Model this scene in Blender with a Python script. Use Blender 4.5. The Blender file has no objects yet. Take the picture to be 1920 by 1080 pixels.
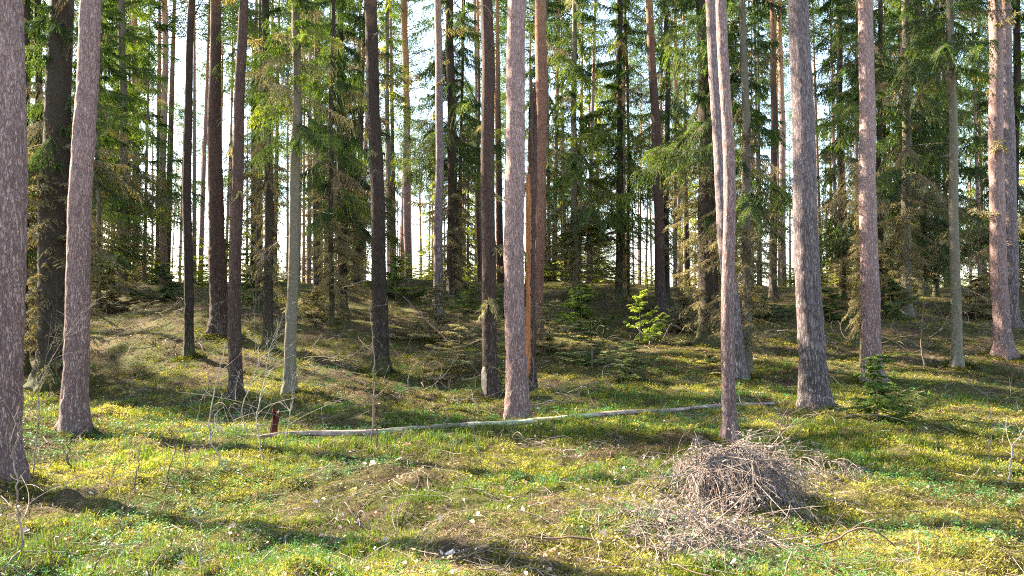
import bpy, math, random
import numpy as np
from mathutils import Vector, Matrix

# ------------------------------------------------------------------ camera, sky, sun
SC = bpy.context.scene
COL = SC.collection
PITCH = math.radians(2.37)
FPX = 1450.0                      # focal length in pixels of the 1920 wide photo
CAMZ = 1.62
cam_data = bpy.data.cameras.new("camera")
cam = bpy.data.objects.new("camera", cam_data)
COL.objects.link(cam)
cam.location = (0, 0, CAMZ)
cam.rotation_euler = (math.pi / 2 + PITCH, 0, 0)
cam_data.sensor_width = 36.0
cam_data.lens = 36.0 * FPX / 1920.0
cam_data.clip_end = 2000
cam_data.clip_start = 0.05
SC.camera = cam

SUN_EL = math.radians(35)
SUN_AZ = math.radians(-60)        # left of the view direction, beyond the trees
world = bpy.data.worlds.new("World")
SC.world = world
world.use_nodes = True
wn = world.node_tree
bg = wn.nodes["Background"]
sky = wn.nodes.new("ShaderNodeTexSky")
sky.sky_type = 'NISHITA'
sky.sun_disc = False
sky.sun_elevation = SUN_EL
sky.sun_rotation = SUN_AZ
sky.air_density = 1.0
sky.dust_density = 1.0
sky.ozone_density = 0.6
wn.links.new(sky.outputs[0], bg.inputs[0])
bg.inputs[1].default_value = 0.09

sd = bpy.data.lights.new("sun", 'SUN')
sd.energy = 5.0
sd.angle = math.radians(0.5)
sd.color = (1.0, 0.91, 0.74)
sun = bpy.data.objects.new("sun", sd)
COL.objects.link(sun)
sdir = Vector((math.sin(SUN_AZ) * math.cos(SUN_EL), math.cos(SUN_AZ) * math.cos(SUN_EL), math.sin(SUN_EL)))
sun.rotation_euler = sdir.to_track_quat('Z', 'Y').to_euler()
sun.location = sdir * 60

SC.view_settings.view_transform = 'Standard'
SC.view_settings.look = 'None'
SC.view_settings.exposure = 3.22
SC.view_settings.gamma = 1.0
SC.view_settings.use_white_balance = True
SC.view_settings.white_balance_temperature = 7000
SC.view_settings.white_balance_tint = 8
SC.cycles.max_bounces = 7
SC.cycles.diffuse_bounces = 4
SC.cycles.glossy_bounces = 2
SC.cycles.transmission_bounces = 4
SC.cycles.use_denoising = False
SC.cycles.pixel_filter_type = 'BLACKMAN_HARRIS'
SC.cycles.filter_width = 1.1
SC.cycles.sample_clamp_indirect = 4.0

rng = np.random.default_rng(11)
random.seed(5)

# ------------------------------------------------------------------ noise and terrain height
def _h(ix, iy, s):
    v = np.sin(ix * 127.1 + iy * 311.7 + s * 74.7) * 43758.5453
    return v - np.floor(v)

def vnoise(x, y, s=0.0):
    x = np.asarray(x, float); y = np.asarray(y, float)
    ix = np.floor(x); iy = np.floor(y)
    fx = x - ix; fy = y - iy
    fx = fx * fx * (3 - 2 * fx); fy = fy * fy * (3 - 2 * fy)
    a = _h(ix, iy, s); b = _h(ix + 1, iy, s); c = _h(ix, iy + 1, s); d = _h(ix + 1, iy + 1, s)
    return (a + (b - a) * fx) * (1 - fy) + (c + (d - c) * fx) * fy

def fbm(x, y, s=0.0, o=3):
    v = 0; a = 0.5; t = 0
    for k in range(o):
        v = v + a * vnoise(x * 2 ** k, y * 2 ** k, s + k * 3.1); t += a; a *= 0.5
    return v / t

def sstep(t):
    t = np.clip(t, 0, 1)
    return t * t * (3 - 2 * t)

def H(x, y):
    x = np.asarray(x, float); y = np.asarray(y, float)
    side = np.clip(x / 22.0, -1, 1)
    crest = 3.15 - 0.25 * side
    z = crest * sstep((y - 12.3) / 24.0)
    z = z + 0.55 * np.exp(-((x + 8.5) / 4.0) ** 2 - ((y - 23.5) / 5.5) ** 2)
    z = z - 1.7 * sstep((y - 38) / 45.0)
    z = z + (0.32 + 0.4 * sstep((y - 16) / 10)) * (fbm(x / 4.3, y / 4.3, 1.0, 2) - 0.5)
    z = z + 0.16 * (vnoise(x / 1.15, y / 1.15, 7.0) - 0.5)
    z = z - 0.15 * np.exp(-((x + 1.35) / 0.42) ** 2 - ((y - 8.55) / 0.2) ** 2)
    hm = np.maximum(0, fbm(x / 0.42, y / 0.42, 13.0, 2) - 0.42)
    z = z + (0.20 * hm + 0.05 * (vnoise(x / 0.14, y / 0.14, 19.0) - 0.5)) * np.clip((30 - y) / 15.0, 0.3, 1)
    return z

CP, SP = math.cos(PITCH), math.sin(PITCH)
def ray(px, py):
    u = (px - 960) / FPX; v = (540 - py) / FPX
    d = Vector((u, CP - v * SP, SP + v * CP))
    return d
def at(px, py, dmax=60):
    """ground point seen at a pixel of the photo"""
    d = ray(px, py)
    t = np.arange(2.0, dmax, 0.04)
    g = CAMZ + d.z * t - H(d.x * t, d.y * t)
    k = np.nonzero(g < 0)[0]
    tt = t[k[0]] if len(k) else 36.0
    x, y = d.x * tt, d.y * tt
    return Vector((x, y, float(H(x, y))))
def plane(px, py, Y):
    d = ray(px, py)
    t = Y / d.y
    return Vector((d.x * t, Y, CAMZ + d.z * t))

# ------------------------------------------------------------------ mesh helpers
def mesh_np(name, V, faces, mat=None, smooth=False, attr=None, mats=None, mi=None):
    """V (n,3); faces: list of int arrays (m,k)"""
    me = bpy.data.meshes.new(name)
    V = np.ascontiguousarray(V, dtype=np.float32)
    me.vertices.add(len(V)); me.vertices.foreach_set("co", V.ravel())
    loops = np.concatenate([f.ravel() for f in faces]).astype(np.int32)
    cnt = np.concatenate([np.full(len(f), f.shape[1]) for f in faces])
    start = np.concatenate([[0], np.cumsum(cnt)[:-1]]).astype(np.int32)
    me.loops.add(len(loops)); me.loops.foreach_set("vertex_index", loops)
    me.polygons.add(len(cnt)); me.polygons.foreach_set("loop_start", start)
    if smooth: me.polygons.foreach_set("use_smooth", np.ones(len(cnt), dtype=bool))
    for m in (mats or ([mat] if mat else [])): me.materials.append(m)
    if mi is not None: me.polygons.foreach_set("material_index", np.asarray(mi, dtype=np.int32))
    if attr is not None:
        a = me.attributes.new("tint", 'FLOAT', 'POINT')
        a.data.foreach_set("value", np.ascontiguousarray(attr, dtype=np.float32))
    me.update(calc_edges=True)
    return me

def obj(name, me, parent=None, loc=None):
    o = bpy.data.objects.new(name, me); COL.objects.link(o)
    if parent: o.parent = parent
    if loc is not None: o.location = loc
    return o
def tag(o, label=None, cat=None, group=None, kind=None):
    if label: o['label'] = label
    if cat: o['category'] = cat
    if group: o['group'] = group
    if kind: o['kind'] = kind
    return o
def thing(name, loc, label, cat, group=None):
    o = bpy.data.objects.new(name, None); COL.objects.link(o)
    o.location = loc; o.empty_display_size = 0.2
    return tag(o, label, cat, group)

def tubes(P, R, S=4):
    """P (n,k,3) paths, R (n,k) radii -> verts, quads"""
    P = np.asarray(P, float); R = np.asarray(R, float)
    n, k, _ = P.shape
    T = np.gradient(P, axis=1)
    T /= np.linalg.norm(T, axis=2, keepdims=True) + 1e-9
    ref = np.zeros_like(T); ref[..., 0] = 0.31; ref[..., 1] = 0.23; ref[..., 2] = 0.92
    vert = np.abs(T[..., 2:3]) > 0.85
    ref = np.where(vert, np.array([1.0, 0.1, 0.0]), ref)
    N = np.cross(T, ref); N /= np.linalg.norm(N, axis=2, keepdims=True) + 1e-9
    B = np.cross(T, N)
    a = np.arange(S) * 2 * math.pi / S
    V = P[:, :, None, :] + R[:, :, None, None] * (np.cos(a)[:, None] * N[:, :, None, :] + np.sin(a)[:, None] * B[:, :, None, :])
    idx = np.arange(n * k * S).reshape(n, k, S)
    a0 = idx[:, :-1, :]; a1 = idx[:, 1:, :]
    F = np.stack([a0, np.roll(a0, -1, 2), np.roll(a1, -1, 2), a1], -1).reshape(-1, 4)
    return V.reshape(-1, 3), F

class Acc:
    """collects quads/tris for one mesh; material index per block"""
    def __init__(s): s.V = []; s.F = []; s.M = []; s.n = 0; s.T = []
    def add(s, V, F, m=0, t=None):
        s.V.append(V); s.F.append(F + s.n); s.M.append(np.full(len(F), m)); s.n += len(V)
        s.T.append(np.full(len(V), 0.5) if t is None else t)
    def mesh(s, name, mats, smooth=False):
        return mesh_np(name, np.concatenate(s.V), s.F, mats=mats, mi=np.concatenate(s.M), smooth=smooth, attr=np.concatenate(s.T))

def quad_leaves(P, D, W, t=None):
    """diamond leaves: base P, vector D (to tip), half width vector W"""
    n = len(P)
    V = np.stack([P, P + D * 0.45 + W, P + D, P + D * 0.45 - W], 1).reshape(-1, 3)
    F = np.arange(n * 4).reshape(n, 4)
    return V, F, (None if t is None else np.repeat(t, 4))

def unit(v): return v / (np.linalg.norm(v, axis=-1, keepdims=True) + 1e-9)

# ------------------------------------------------------------------ materials
def newmat(name):
    m = bpy.data.materials.new(name); m.use_nodes = True
    nt = m.node_tree; nt.nodes.clear()
    out = nt.nodes.new("ShaderNodeOutputMaterial")
    return m, nt, out
def N(nt, t, **kw):
    n = nt.nodes.new(t)
    for k, v in kw.items(): setattr(n, k, v)
    return n
def ramp(nt, src, stops, interp='LINEAR'):
    r = nt.nodes.new("ShaderNodeValToRGB"); e = r.color_ramp.elements
    r.color_ramp.interpolation = interp
    while len(e) < len(stops): e.new(0.5)
    for i, (p, c) in enumerate(stops):
        e[i].position = p; e[i].color = (*c, 1) if len(c) == 3 else c
    nt.links.new(src, r.inputs[0]); return r.outputs[0]
def noise(nt, vec, scale, detail=4, rough=0.6, dist=0):
    n = nt.nodes.new("ShaderNodeTexNoise"); n.inputs["Scale"].default_value = scale
    n.inputs["Detail"].default_value = detail; n.inputs["Roughness"].default_value = rough
    n.inputs["Distortion"].default_value = dist
    nt.links.new(vec, n.inputs["Vector"]); return n.outputs["Fac"]
def mix(nt, fac, a, b, mode='MIX'):
    m = nt.nodes.new("ShaderNodeMix"); m.data_type = 'RGBA'; m.blend_type = mode
    for s, v in ((m.inputs[0], fac), (m.inputs[6], a), (m.inputs[7], b)):
        if isinstance(v, (int, float)): s.default_value = v
        elif isinstance(v, tuple): s.default_value = (*v, 1)
        else: nt.links.new(v, s)
    return m.outputs[2]
def mathn(nt, op, a, b=0.0, clamp=False):
    m = nt.nodes.new("ShaderNodeMath"); m.operation = op; m.use_clamp = clamp
    for s, v in ((m.inputs[0], a), (m.inputs[1], b)):
        if isinstance(v, (int, float)): s.default_value = v
        else: nt.links.new(v, s)
    return m.outputs[0]
def maprange(nt, v, a, b, c=0.0, d=1.0):
    m = nt.nodes.new("ShaderNodeMapRange")
    nt.links.new(v, m.inputs[0])
    for i, x in enumerate((a, b, c, d)): m.inputs[i + 1].default_value = x
    return m.outputs[0]

def bark_mat(name, plate, fissure, accent, lichen=(0.42, 0.44, 0.36), lich=0.3, orange=True, scale=1.0, bump=0.9, zst=0.38, moss=0.0):
    m, nt, out = newmat(name)
    tc = N(nt, "ShaderNodeTexCoord"); co = tc.outputs["Object"]
    oi = N(nt, "ShaderNodeObjectInfo")
    mp = N(nt, "ShaderNodeMapping"); mp.inputs["Scale"].default_value = (1, 1, zst)
    nt.links.new(co, mp.inputs["Vector"])
    # wobble the plate pattern
    nz = N(nt, "ShaderNodeTexNoise"); nz.inputs["Scale"].default_value = 22; nz.inputs["Detail"].default_value = 5; nz.inputs["Roughness"].default_value = 0.7
    nt.links.new(mp.outputs[0], nz.inputs["Vector"])
    vm = N(nt, "ShaderNodeVectorMath", operation='MULTIPLY_ADD')
    nt.links.new(nz.outputs["Color"], vm.inputs[0]); vm.inputs[1].default_value = (0.10, 0.10, 0.10)
    nt.links.new(mp.outputs[0], vm.inputs[2])
    vo = N(nt, "ShaderNodeTexVoronoi", feature='DISTANCE_TO_EDGE'); vo.inputs["Scale"].default_value = 30 * scale
    nt.links.new(vm.outputs[0], vo.inputs["Vector"])
    vc = N(nt, "ShaderNodeTexVoronoi", feature='F1'); vc.inputs["Scale"].default_value = 30 * scale
    nt.links.new(vm.outputs[0], vc.inputs["Vector"])
    vsep = N(nt, "ShaderNodeSeparateColor"); nt.links.new(vc.outputs["Color"], vsep.inputs[0])
    fine = noise(nt, mp.outputs[0], 48 * scale, 4, 0.65)
    ridge = noise(nt, mp.outputs[0], 17 * scale, 4, 0.7, 0.8)
    big = noise(nt, co, 2.2, 3, 0.6)
    platec = mix(nt, vsep.outputs[0], plate, accent)
    platec = mix(nt, mathn(nt, 'MULTIPLY', fine, 0.6), platec, tuple(0.5 * c for c in plate))
    # lichen grows in patches
    mp2 = N(nt, "ShaderNodeMapping"); mp2.inputs["Scale"].default_value = (1, 1, 0.13); nt.links.new(co, mp2.inputs["Vector"])
    crk = noise(nt, mp2.outputs[0], 24 * scale, 3, 0.6, 0.5)
    ln = noise(nt, mp.outputs[0], 26, 5, 0.7)
    lz = N(nt, "ShaderNodeSeparateXYZ"); nt.links.new(co, lz.inputs[0])
    lowz = maprange(nt, lz.outputs[2], 0.0, 2.6, 0.16, 0.0)
    lf = maprange(nt, mathn(nt, 'ADD', ln, lowz), 0.63 - lich * 0.25, 0.73 - lich * 0.2)
    platec = mix(nt, mathn(nt, 'MULTIPLY', lf, 0.35), platec, lichen)
    edge = maprange(nt, mathn(nt, 'ADD', vo.outputs["Distance"], maprange(nt, ridge, 0.3, 0.7, -0.07, 0.05)), -0.01, 0.14)
    hz = maprange(nt, mathn(nt, 'ADD', lz.outputs[2], mathn(nt, 'MULTIPLY', big, 1.6)), 0.8, 5.0)
    edge = mathn(nt, 'ADD', edge, mathn(nt, 'MULTIPLY', hz, 0.38), clamp=True)
    deep = maprange(nt, mathn(nt, 'ABSOLUTE', mathn(nt, 'SUBTRACT', crk, 0.5)), 0.0, 0.075, 0.0, 1.0)
    edge = mathn(nt, 'MULTIPLY', edge, mathn(nt, 'ADD', deep, mathn(nt, 'MULTIPLY', hz, 0.5), clamp=True))
    if orange:
        platec = mix(nt, mathn(nt, 'MULTIPLY', hz, 0.55), platec, mix(nt, vsep.outputs[2], tuple(min(1, 1.12 * c) for c in accent), tuple(min(1, 1.2 * c) for c in plate)))
    edge = mathn(nt, 'MULTIPLY', edge, maprange(nt, fine, 0.3, 0.55, 0.45, 1.0))
    edge = mathn(nt, 'ADD', mathn(nt, 'MULTIPLY', edge, 0.95), 0.03)
    colr = mix(nt, edge, fissure, platec)
    if orange:
        oz = maprange(nt, mathn(nt, 'ADD', lz.outputs[2], mathn(nt, 'MULTIPLY', big, 6.0)), 11.0, 17.0)
        oc = mix(nt, vsep.outputs[1], (0.50, 0.25, 0.13), (0.62, 0.36, 0.20))
        oc = mix(nt, mathn(nt, 'MULTIPLY', fine, 0.6), oc, (0.24, 0.10, 0.05))
        colr = mix(nt, oz, colr, oc)
    if moss > 0:
        mz = maprange(nt, mathn(nt, 'SUBTRACT', noise(nt, co, 4.0, 5, 0.7), mathn(nt, 'MULTIPLY', lz.outputs[2], 0.35)), 0.30, 0.42)
        colr = mix(nt, mathn(nt, 'MULTIPLY', mz, moss), colr, (0.10, 0.12, 0.025))
    # each tree a little different
    hv = N(nt, "ShaderNodeHueSaturation")
    nt.links.new(colr, hv.inputs["Color"])
    nt.links.new(maprange(nt, oi.outputs["Random"], 0, 1, 0.82, 1.15), hv.inputs["Value"])
    b = N(nt, "ShaderNodeBsdfPrincipled"); b.inputs["Roughness"].default_value = 0.92
    b.inputs["Specular IOR Level"].default_value = 0.2
    nt.links.new(hv.outputs[0], b.inputs["Base Color"])
    hh = mathn(nt, 'ADD', mathn(nt, 'MULTIPLY', edge, 0.7), mathn(nt, 'MULTIPLY', fine, 0.6))
    bp = N(nt, "ShaderNodeBump"); bp.inputs["Strength"].default_value = bump; bp.inputs["Distance"].default_value = 0.02
    nt.links.new(hh, bp.inputs["Height"]); nt.links.new(bp.outputs[0], b.inputs["Normal"])
    nt.links.new(b.outputs[0], out.inputs[0])
    return m

def leaf_mat(name, stops, trans=0.45, nscale=0.9, namp=0.5, tcol=(1.15, 1.15, 0.55), rough=0.6, rand=0.0):
    """foliage coloured by the per-leaf tint plus a slow change over space"""
    m, nt, out = newmat(name)
    at_ = N(nt, "ShaderNodeAttribute", attribute_name="tint")
    tc = N(nt, "ShaderNodeTexCoord")
    nf = noise(nt, tc.outputs["Object"], nscale, 3, 0.6)
    f = mathn(nt, 'ADD', at_.outputs["Fac"], mathn(nt, 'MULTIPLY', mathn(nt, 'SUBTRACT', nf, 0.5), namp * 2))
    if rand:
        oi = N(nt, "ShaderNodeObjectInfo")
        f = mathn(nt, 'ADD', f, maprange(nt, oi.outputs["Random"], 0, 1, -rand, rand))
    f = mathn(nt, 'ADD', f, 0.0, clamp=True)
    c = ramp(nt, f, stops)
    d = N(nt, "ShaderNodeBsdfDiffuse"); nt.links.new(c, d.inputs[0])
    t = N(nt, "ShaderNodeBsdfTranslucent")
    tcx = mix(nt, 1.0, c, tcol, 'MULTIPLY'); nt.links.new(tcx, t.inputs[0])
    ms = N(nt, "ShaderNodeMixShader"); ms.inputs[0].default_value = trans
    nt.links.new(d.outputs[0], ms.inputs[1]); nt.links.new(t.outputs[0], ms.inputs[2])
    g = N(nt, "ShaderNodeBsdfGlossy"); g.inputs["Roughness"].default_value = rough; g.inputs[0].default_value = (0.8, 0.85, 0.8, 1)
    m2 = N(nt, "ShaderNodeMixShader"); m2.inputs[0].default_value = 0.012
    nt.links.new(ms.outputs[0], m2.inputs[1]); nt.links.new(g.outputs[0], m2.inputs[2])
    nt.links.new(m2.outputs[0], out.inputs[0])
    return m

def wood_mat(name, a, b, scale=20, bump=0.5, stretch=(1, 1, 1), c=None):
    m, nt, out = newmat(name)
    tc = N(nt, "ShaderNodeTexCoord")
    mp = N(nt, "ShaderNodeMapping"); mp.inputs["Scale"].default_value = stretch
    nt.links.new(tc.outputs["Object"], mp.inputs["Vector"])
    nf = noise(nt, mp.outputs[0], scale, 6, 0.7)
    stops = [(0.3, a), (0.7, b)] if c is None else [(0.3, a), (0.52, b), (0.68, c)]
    col = ramp(nt, nf, stops)
    bs = N(nt, "ShaderNodeBsdfPrincipled"); bs.inputs["Roughness"].default_value = 0.9
    bs.inputs["Specular IOR Level"].default_value = 0.2
    nt.links.new(col, bs.inputs["Base Color"])
    bp = N(nt, "ShaderNodeBump"); bp.inputs["Strength"].default_value = bump; bp.inputs["Distance"].default_value = 0.02
    nt.links.new(nf, bp.inputs["Height"]); nt.links.new(bp.outputs[0], bs.inputs["Normal"])
    nt.links.new(bs.outputs[0], out.inputs[0])
    return m

M = {}
M['pink'] = bark_mat("bark_pink_pine", (0.37, 0.25, 0.245), (0.085, 0.043, 0.043), (0.47, 0.30, 0.265), lich=0.08, zst=0.24, scale=1.25, bump=1.0)
M['grey'] = bark_mat("bark_grey_pine", (0.29, 0.225, 0.23), (0.035, 0.023, 0.024), (0.23, 0.165, 0.17), lich=0.22, scale=0.8, zst=0.25, bump=1.0)
M['red'] = bark_mat('bark_red_pine', (0.24, 0.125, 0.095), (0.05, 0.022, 0.017), (0.34, 0.165, 0.11), lich=0.05, zst=0.25)
M['brown'] = bark_mat("bark_brown_shaded_pine", (0.105, 0.062, 0.052), (0.022, 0.013, 0.011), (0.14, 0.078, 0.06), lich=0.06)  # red-brown bark, with part of the farther trunks' shade put into its colour
M['dark'] = bark_mat("bark_dark_shaded_pine", (0.06, 0.042, 0.035), (0.014, 0.010, 0.008), (0.085, 0.052, 0.04), lich=0.03, moss=0.3)  # dark bark, some of its darkness is shade painted into the tone
M['spruce'] = bark_mat("bark_spruce", (0.21, 0.18, 0.14), (0.08, 0.06, 0.045), (0.26, 0.22, 0.17), lich=0.35, orange=False, scale=1.5, bump=0.6, zst=0.6, lichen=(0.30, 0.34, 0.24))
M['sprdark'] = bark_mat("bark_dark_shaded_spruce", (0.065, 0.048, 0.035), (0.018, 0.012, 0.009), (0.09, 0.065, 0.048), lich=0.12, orange=False, scale=1.3, bump=0.7, zst=0.6, moss=0.3, lichen=(0.16, 0.18, 0.12))  # dark spruce bark, forest shade partly mixed into its own colour
M['smooth'] = bark_mat("bark_smooth_grey", (0.21, 0.175, 0.125), (0.10, 0.08, 0.055), (0.25, 0.21, 0.15), lich=0.35, orange=False, scale=1.6, bump=0.35, zst=0.8, lichen=(0.40, 0.43, 0.34))
M['needle'] = leaf_mat("spruce_needles", [(0.0, (0.020, 0.042, 0.010)), (0.45, (0.052, 0.096, 0.016)), (0.8, (0.13, 0.185, 0.026)), (1.0, (0.26, 0.29, 0.04))], trans=0.42, rand=0.15)
M['needlefar'] = leaf_mat("sunlit_toned_spruce_needles", [(0.0, (0.035, 0.06, 0.012)), (0.35, (0.10, 0.15, 0.022)), (0.7, (0.25, 0.30, 0.04)), (1.0, (0.40, 0.42, 0.07))], trans=0.55, rand=0.22, tcol=(1.6, 1.45, 0.5))  # needles with the sunlit yellow glow of the far crowns put into their colour
M['needle_dry'] = leaf_mat("dry_spruce_twigs", [(0.0, (0.09, 0.065, 0.04)), (0.5, (0.19, 0.15, 0.075)), (1.0, (0.30, 0.27, 0.14))], trans=0.3, rand=0.15)
M['pineneedle'] = leaf_mat("pine_needles", [(0.0, (0.04, 0.08, 0.03)), (0.6, (0.09, 0.14, 0.045)), (1.0, (0.16, 0.20, 0.06))], trans=0.4, rand=0.15)
M['young'] = leaf_mat("young_spruce_needles", [(0.0, (0.22, 0.30, 0.05)), (0.6, (0.36, 0.44, 0.08)), (1.0, (0.50, 0.55, 0.13))], trans=0.5)
M['dull'] = leaf_mat("grey_green_spruce_needles", [(0.0, (0.04, 0.06, 0.025)), (0.5, (0.085, 0.12, 0.045)), (1.0, (0.17, 0.18, 0.08))], trans=0.4)  # greyish green needles of the low bushes
M['sapgreen'] = leaf_mat("sapling_spruce_needles", [(0.0, (0.025, 0.055, 0.015)), (0.5, (0.07, 0.12, 0.025)), (1.0, (0.17, 0.22, 0.045))], trans=0.45)
M['twig'] = wood_mat("bare_twig", (0.10, 0.075, 0.055), (0.20, 0.155, 0.12), 8, 0.2)
M['twigpale'] = wood_mat("pale_bare_twig", (0.13, 0.11, 0.09), (0.33, 0.285, 0.24), 6, 0.2)
M['brush'] = wood_mat("dead_brushwood", (0.055, 0.04, 0.034), (0.29, 0.225, 0.195), 9, 0.2)
M['brushdark'] = wood_mat("dark_brushwood", (0.06, 0.04, 0.035), (0.16, 0.10, 0.08), 9, 0.2)
M['brushfluff'] = leaf_mat("brush_twig_tips", [(0.0, (0.12, 0.09, 0.075)), (0.5, (0.25, 0.20, 0.175)), (1.0, (0.48, 0.41, 0.37))], trans=0.25, tcol=(1, 0.95, 0.85))
M['rawwood'] = wood_mat("torn_orange_wood", (0.10, 0.035, 0.018), (0.46, 0.19, 0.075), 26, 1.0, (1.6, 1.6, 0.07))
M['redrot'] = wood_mat("red_rotten_wood", (0.018, 0.007, 0.005), (0.085, 0.022, 0.014), 14, 1.0, (1, 1, 0.3))
M['log'] = wood_mat("weathered_log", (0.06, 0.04, 0.03), (0.23, 0.165, 0.14), 14, 1.0, (0.3, 1, 1), c=(0.38, 0.31, 0.27))
M['logmoss'] = wood_mat("mossy_log", (0.12, 0.15, 0.04), (0.30, 0.29, 0.17), 9, 1.0, (0.3, 1, 1), c=(0.42, 0.38, 0.32))

# ground sheet
def ground_mat():
    m, nt, out = newmat("forest_floor")
    tc = N(nt, "ShaderNodeTexCoord"); co = tc.outputs["Object"]
    n1 = noise(nt, co, 0.55, 5, 0.6); n2 = noise(nt, co, 3.0, 6, 0.7); n3 = noise(nt, co, 28, 5, 0.75); n4 = noise(nt, co, 1.3, 4, 0.6, 0.6)
    moss = ramp(nt, n2, [(0.25, (0.045, 0.06, 0.014)), (0.5, (0.08, 0.085, 0.02)), (0.75, (0.15, 0.14, 0.04))])
    lit = ramp(nt, n3, [(0.25, (0.04, 0.025, 0.015)), (0.5, (0.10, 0.065, 0.04)), (0.8, (0.22, 0.155, 0.10))])
    c = mix(nt, maprange(nt, n4, 0.44, 0.58), moss, lit)
    c = mix(nt, maprange(nt, n3, 0.3, 0.62, 0.0, 0.65), c, (0.025, 0.02, 0.01))
    bs = N(nt, "ShaderNodeBsdfPrincipled"); bs.inputs["Roughness"].default_value = 1.0
    bs.inputs["Specular IOR Level"].default_value = 0.1
    nt.links.new(c, bs.inputs["Base Color"])
    bp = N(nt, "ShaderNodeBump"); bp.inputs["Strength"].default_value = 1.0; bp.inputs["Distance"].default_value = 0.05
    nt.links.new(mathn(nt, 'ADD', n3, mathn(nt, 'MULTIPLY', n2, 1.5)), bp.inputs["Height"]); nt.links.new(bp.outputs[0], bs.inputs["Normal"])
    nt.links.new(bs.outputs[0], out.inputs[0])
    return m
M['ground'] = ground_mat()

# ------------------------------------------------------------------ ground sheet
def build_ground():
    r = np.concatenate([[0.3, 1.5, 2.5], np.geomspace(3.2, 40, 560), np.geomspace(41, 600, 60)])
    a = np.concatenate([np.linspace(-45, 45, 640), np.linspace(50, 310, 40)])
    a = np.radians(a)
    A, Rr = np.meshgrid(a, r)
    X = Rr * np.sin(A); Y = Rr * np.cos(A)
    Z = H(X, Y)
    V = np.stack([X, Y, Z], -1).reshape(-1, 3)
    nr, na = A.shape
    idx = np.arange(nr * na).reshape(nr, na)
    nxt = np.roll(idx, -1, 1)
    F = np.stack([idx[:-1], nxt[:-1], nxt[1:], idx[1:]], -1).reshape(-1, 4)[:, ::-1]
    V = np.concatenate([V, [[0, 0, float(H(0, 0))]]])
    c = len(V) - 1
    T = np.stack([np.full(na, c), nxt[0], idx[0]], -1)[:, ::-1]
    g = obj("ground", mesh_np("ground", V, [F, T], M['ground'], smooth=True))
    tag(g, "mossy forest floor rising to a low crest", None, kind="structure")
build_ground()

# ------------------------------------------------------------------ ground cover (stuff)
M['grass'] = leaf_mat("grass_blades", [(0.0, (0.025, 0.055, 0.009)), (0.45, (0.070, 0.125, 0.014)), (0.8, (0.16, 0.20, 0.025)), (1.0, (0.34, 0.28, 0.09))], trans=0.5, nscale=0.8, namp=0.35)
M['mossleaf'] = leaf_mat("feather_moss", [(0.0, (0.035, 0.028, 0.010)), (0.2, (0.055, 0.062, 0.010)), (0.42, (0.13, 0.135, 0.016)), (0.72, (0.27, 0.245, 0.03)), (1.0, (0.43, 0.36, 0.075))], trans=0.4, nscale=1.4, namp=0.45)
M['berry'] = leaf_mat("lingonberry_leaves", [(0.0, (0.02, 0.07, 0.025)), (0.5, (0.05, 0.15, 0.05)), (1.0, (0.12, 0.26, 0.09))], trans=0.3, rough=0.35)
M['straw'] = leaf_mat("dry_grass_and_needles", [(0.0, (0.08, 0.045, 0.025)), (0.5, (0.21, 0.14, 0.08)), (1.0, (0.42, 0.32, 0.19))], trans=0.25, tcol=(1, 0.9, 0.7))
M['deadleaf'] = leaf_mat("dead_leaves", [(0.0, (0.22, 0.10, 0.055)), (0.5, (0.48, 0.34, 0.27)), (1.0, (0.72, 0.66, 0.62))], trans=0.2, namp=0.1, tcol=(1, 0.9, 0.7))

def scatter(n, d0=3.4, d1=42, ang=40):
    d = np.exp(rng.uniform(math.log(d0), math.log(d1), n))
    a = np.radians(rng.uniform(-ang, ang, n))
    return d * np.sin(a), d * np.cos(a), d

def grassiness(x, y):
    g = fbm(x / 1.5, y / 1.5, 21.0, 3)
    g = g + 0.10 * np.exp(-((y - 11.8) / 2.2) ** 2) * np.clip((x + 1) / 3, -0.3, 1)
    g = g + 0.10 * np.clip((x - 3) / 4, 0, 1) * np.exp(-((y - 10) / 3.5) ** 2)
    g = g - 0.22 * sstep((y - 13.8) / 3)
    return g

LOGA = at(484, 833); LOGB = at(1452, 770)
def logclear(x, y):
    dx, dy = LOGB.x - LOGA.x, LOGB.y - LOGA.y; t = np.clip(((x - LOGA.x) * dx + (y - LOGA.y) * dy) / (dx * dx + dy * dy), 0, 1)
    dd = np.hypot(x - LOGA.x - t * dx, y - LOGA.y - t * dy)
    return 0.35 + 0.65 * np.clip(dd / 0.5, 0, 1)
def blades(x, y, d, hgt, wid, tint, lean=0.5, seg=2, base=0.0):
    n = len(x)
    z = H(x, y) - 0.01 + base
    az = rng.uniform(0, 2 * math.pi, n)
    ln = rng.uniform(0.1, 1.0, n) * lean
    dirh = np.stack([np.cos(az), np.sin(az)], -1)
    wd = np.stack([-np.sin(az + rng.normal(0, .5, n)), np.cos(az), np.zeros(n)], -1)
    P0 = np.stack([x, y, z], -1)
    mid = P0 + np.concatenate([dirh * (ln * hgt * 0.3)[:, None], (hgt * 0.6)[:, None]], 1)
    tip = P0 + np.concatenate([dirh * (ln * hgt * 1.0)[:, None], (hgt * (1.0 - 0.35 * ln))[:, None]], 1)
    w = wid[:, None] * wd * 0.5
    V = np.stack([P0 - w, P0 + w, mid + w * 0.8, mid - w * 0.8, tip], 1).reshape(-1, 3)
    i = np.arange(n)[:, None] * 5
    return V, i + np.array([0, 1, 2, 3]), i + np.array([3, 2, 4]), np.repeat(tint, 5)

BASES = []
def stuff(name, me, label, cat):
    o = obj(name, me); tag(o, label, cat, kind="stuff"); return o

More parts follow.
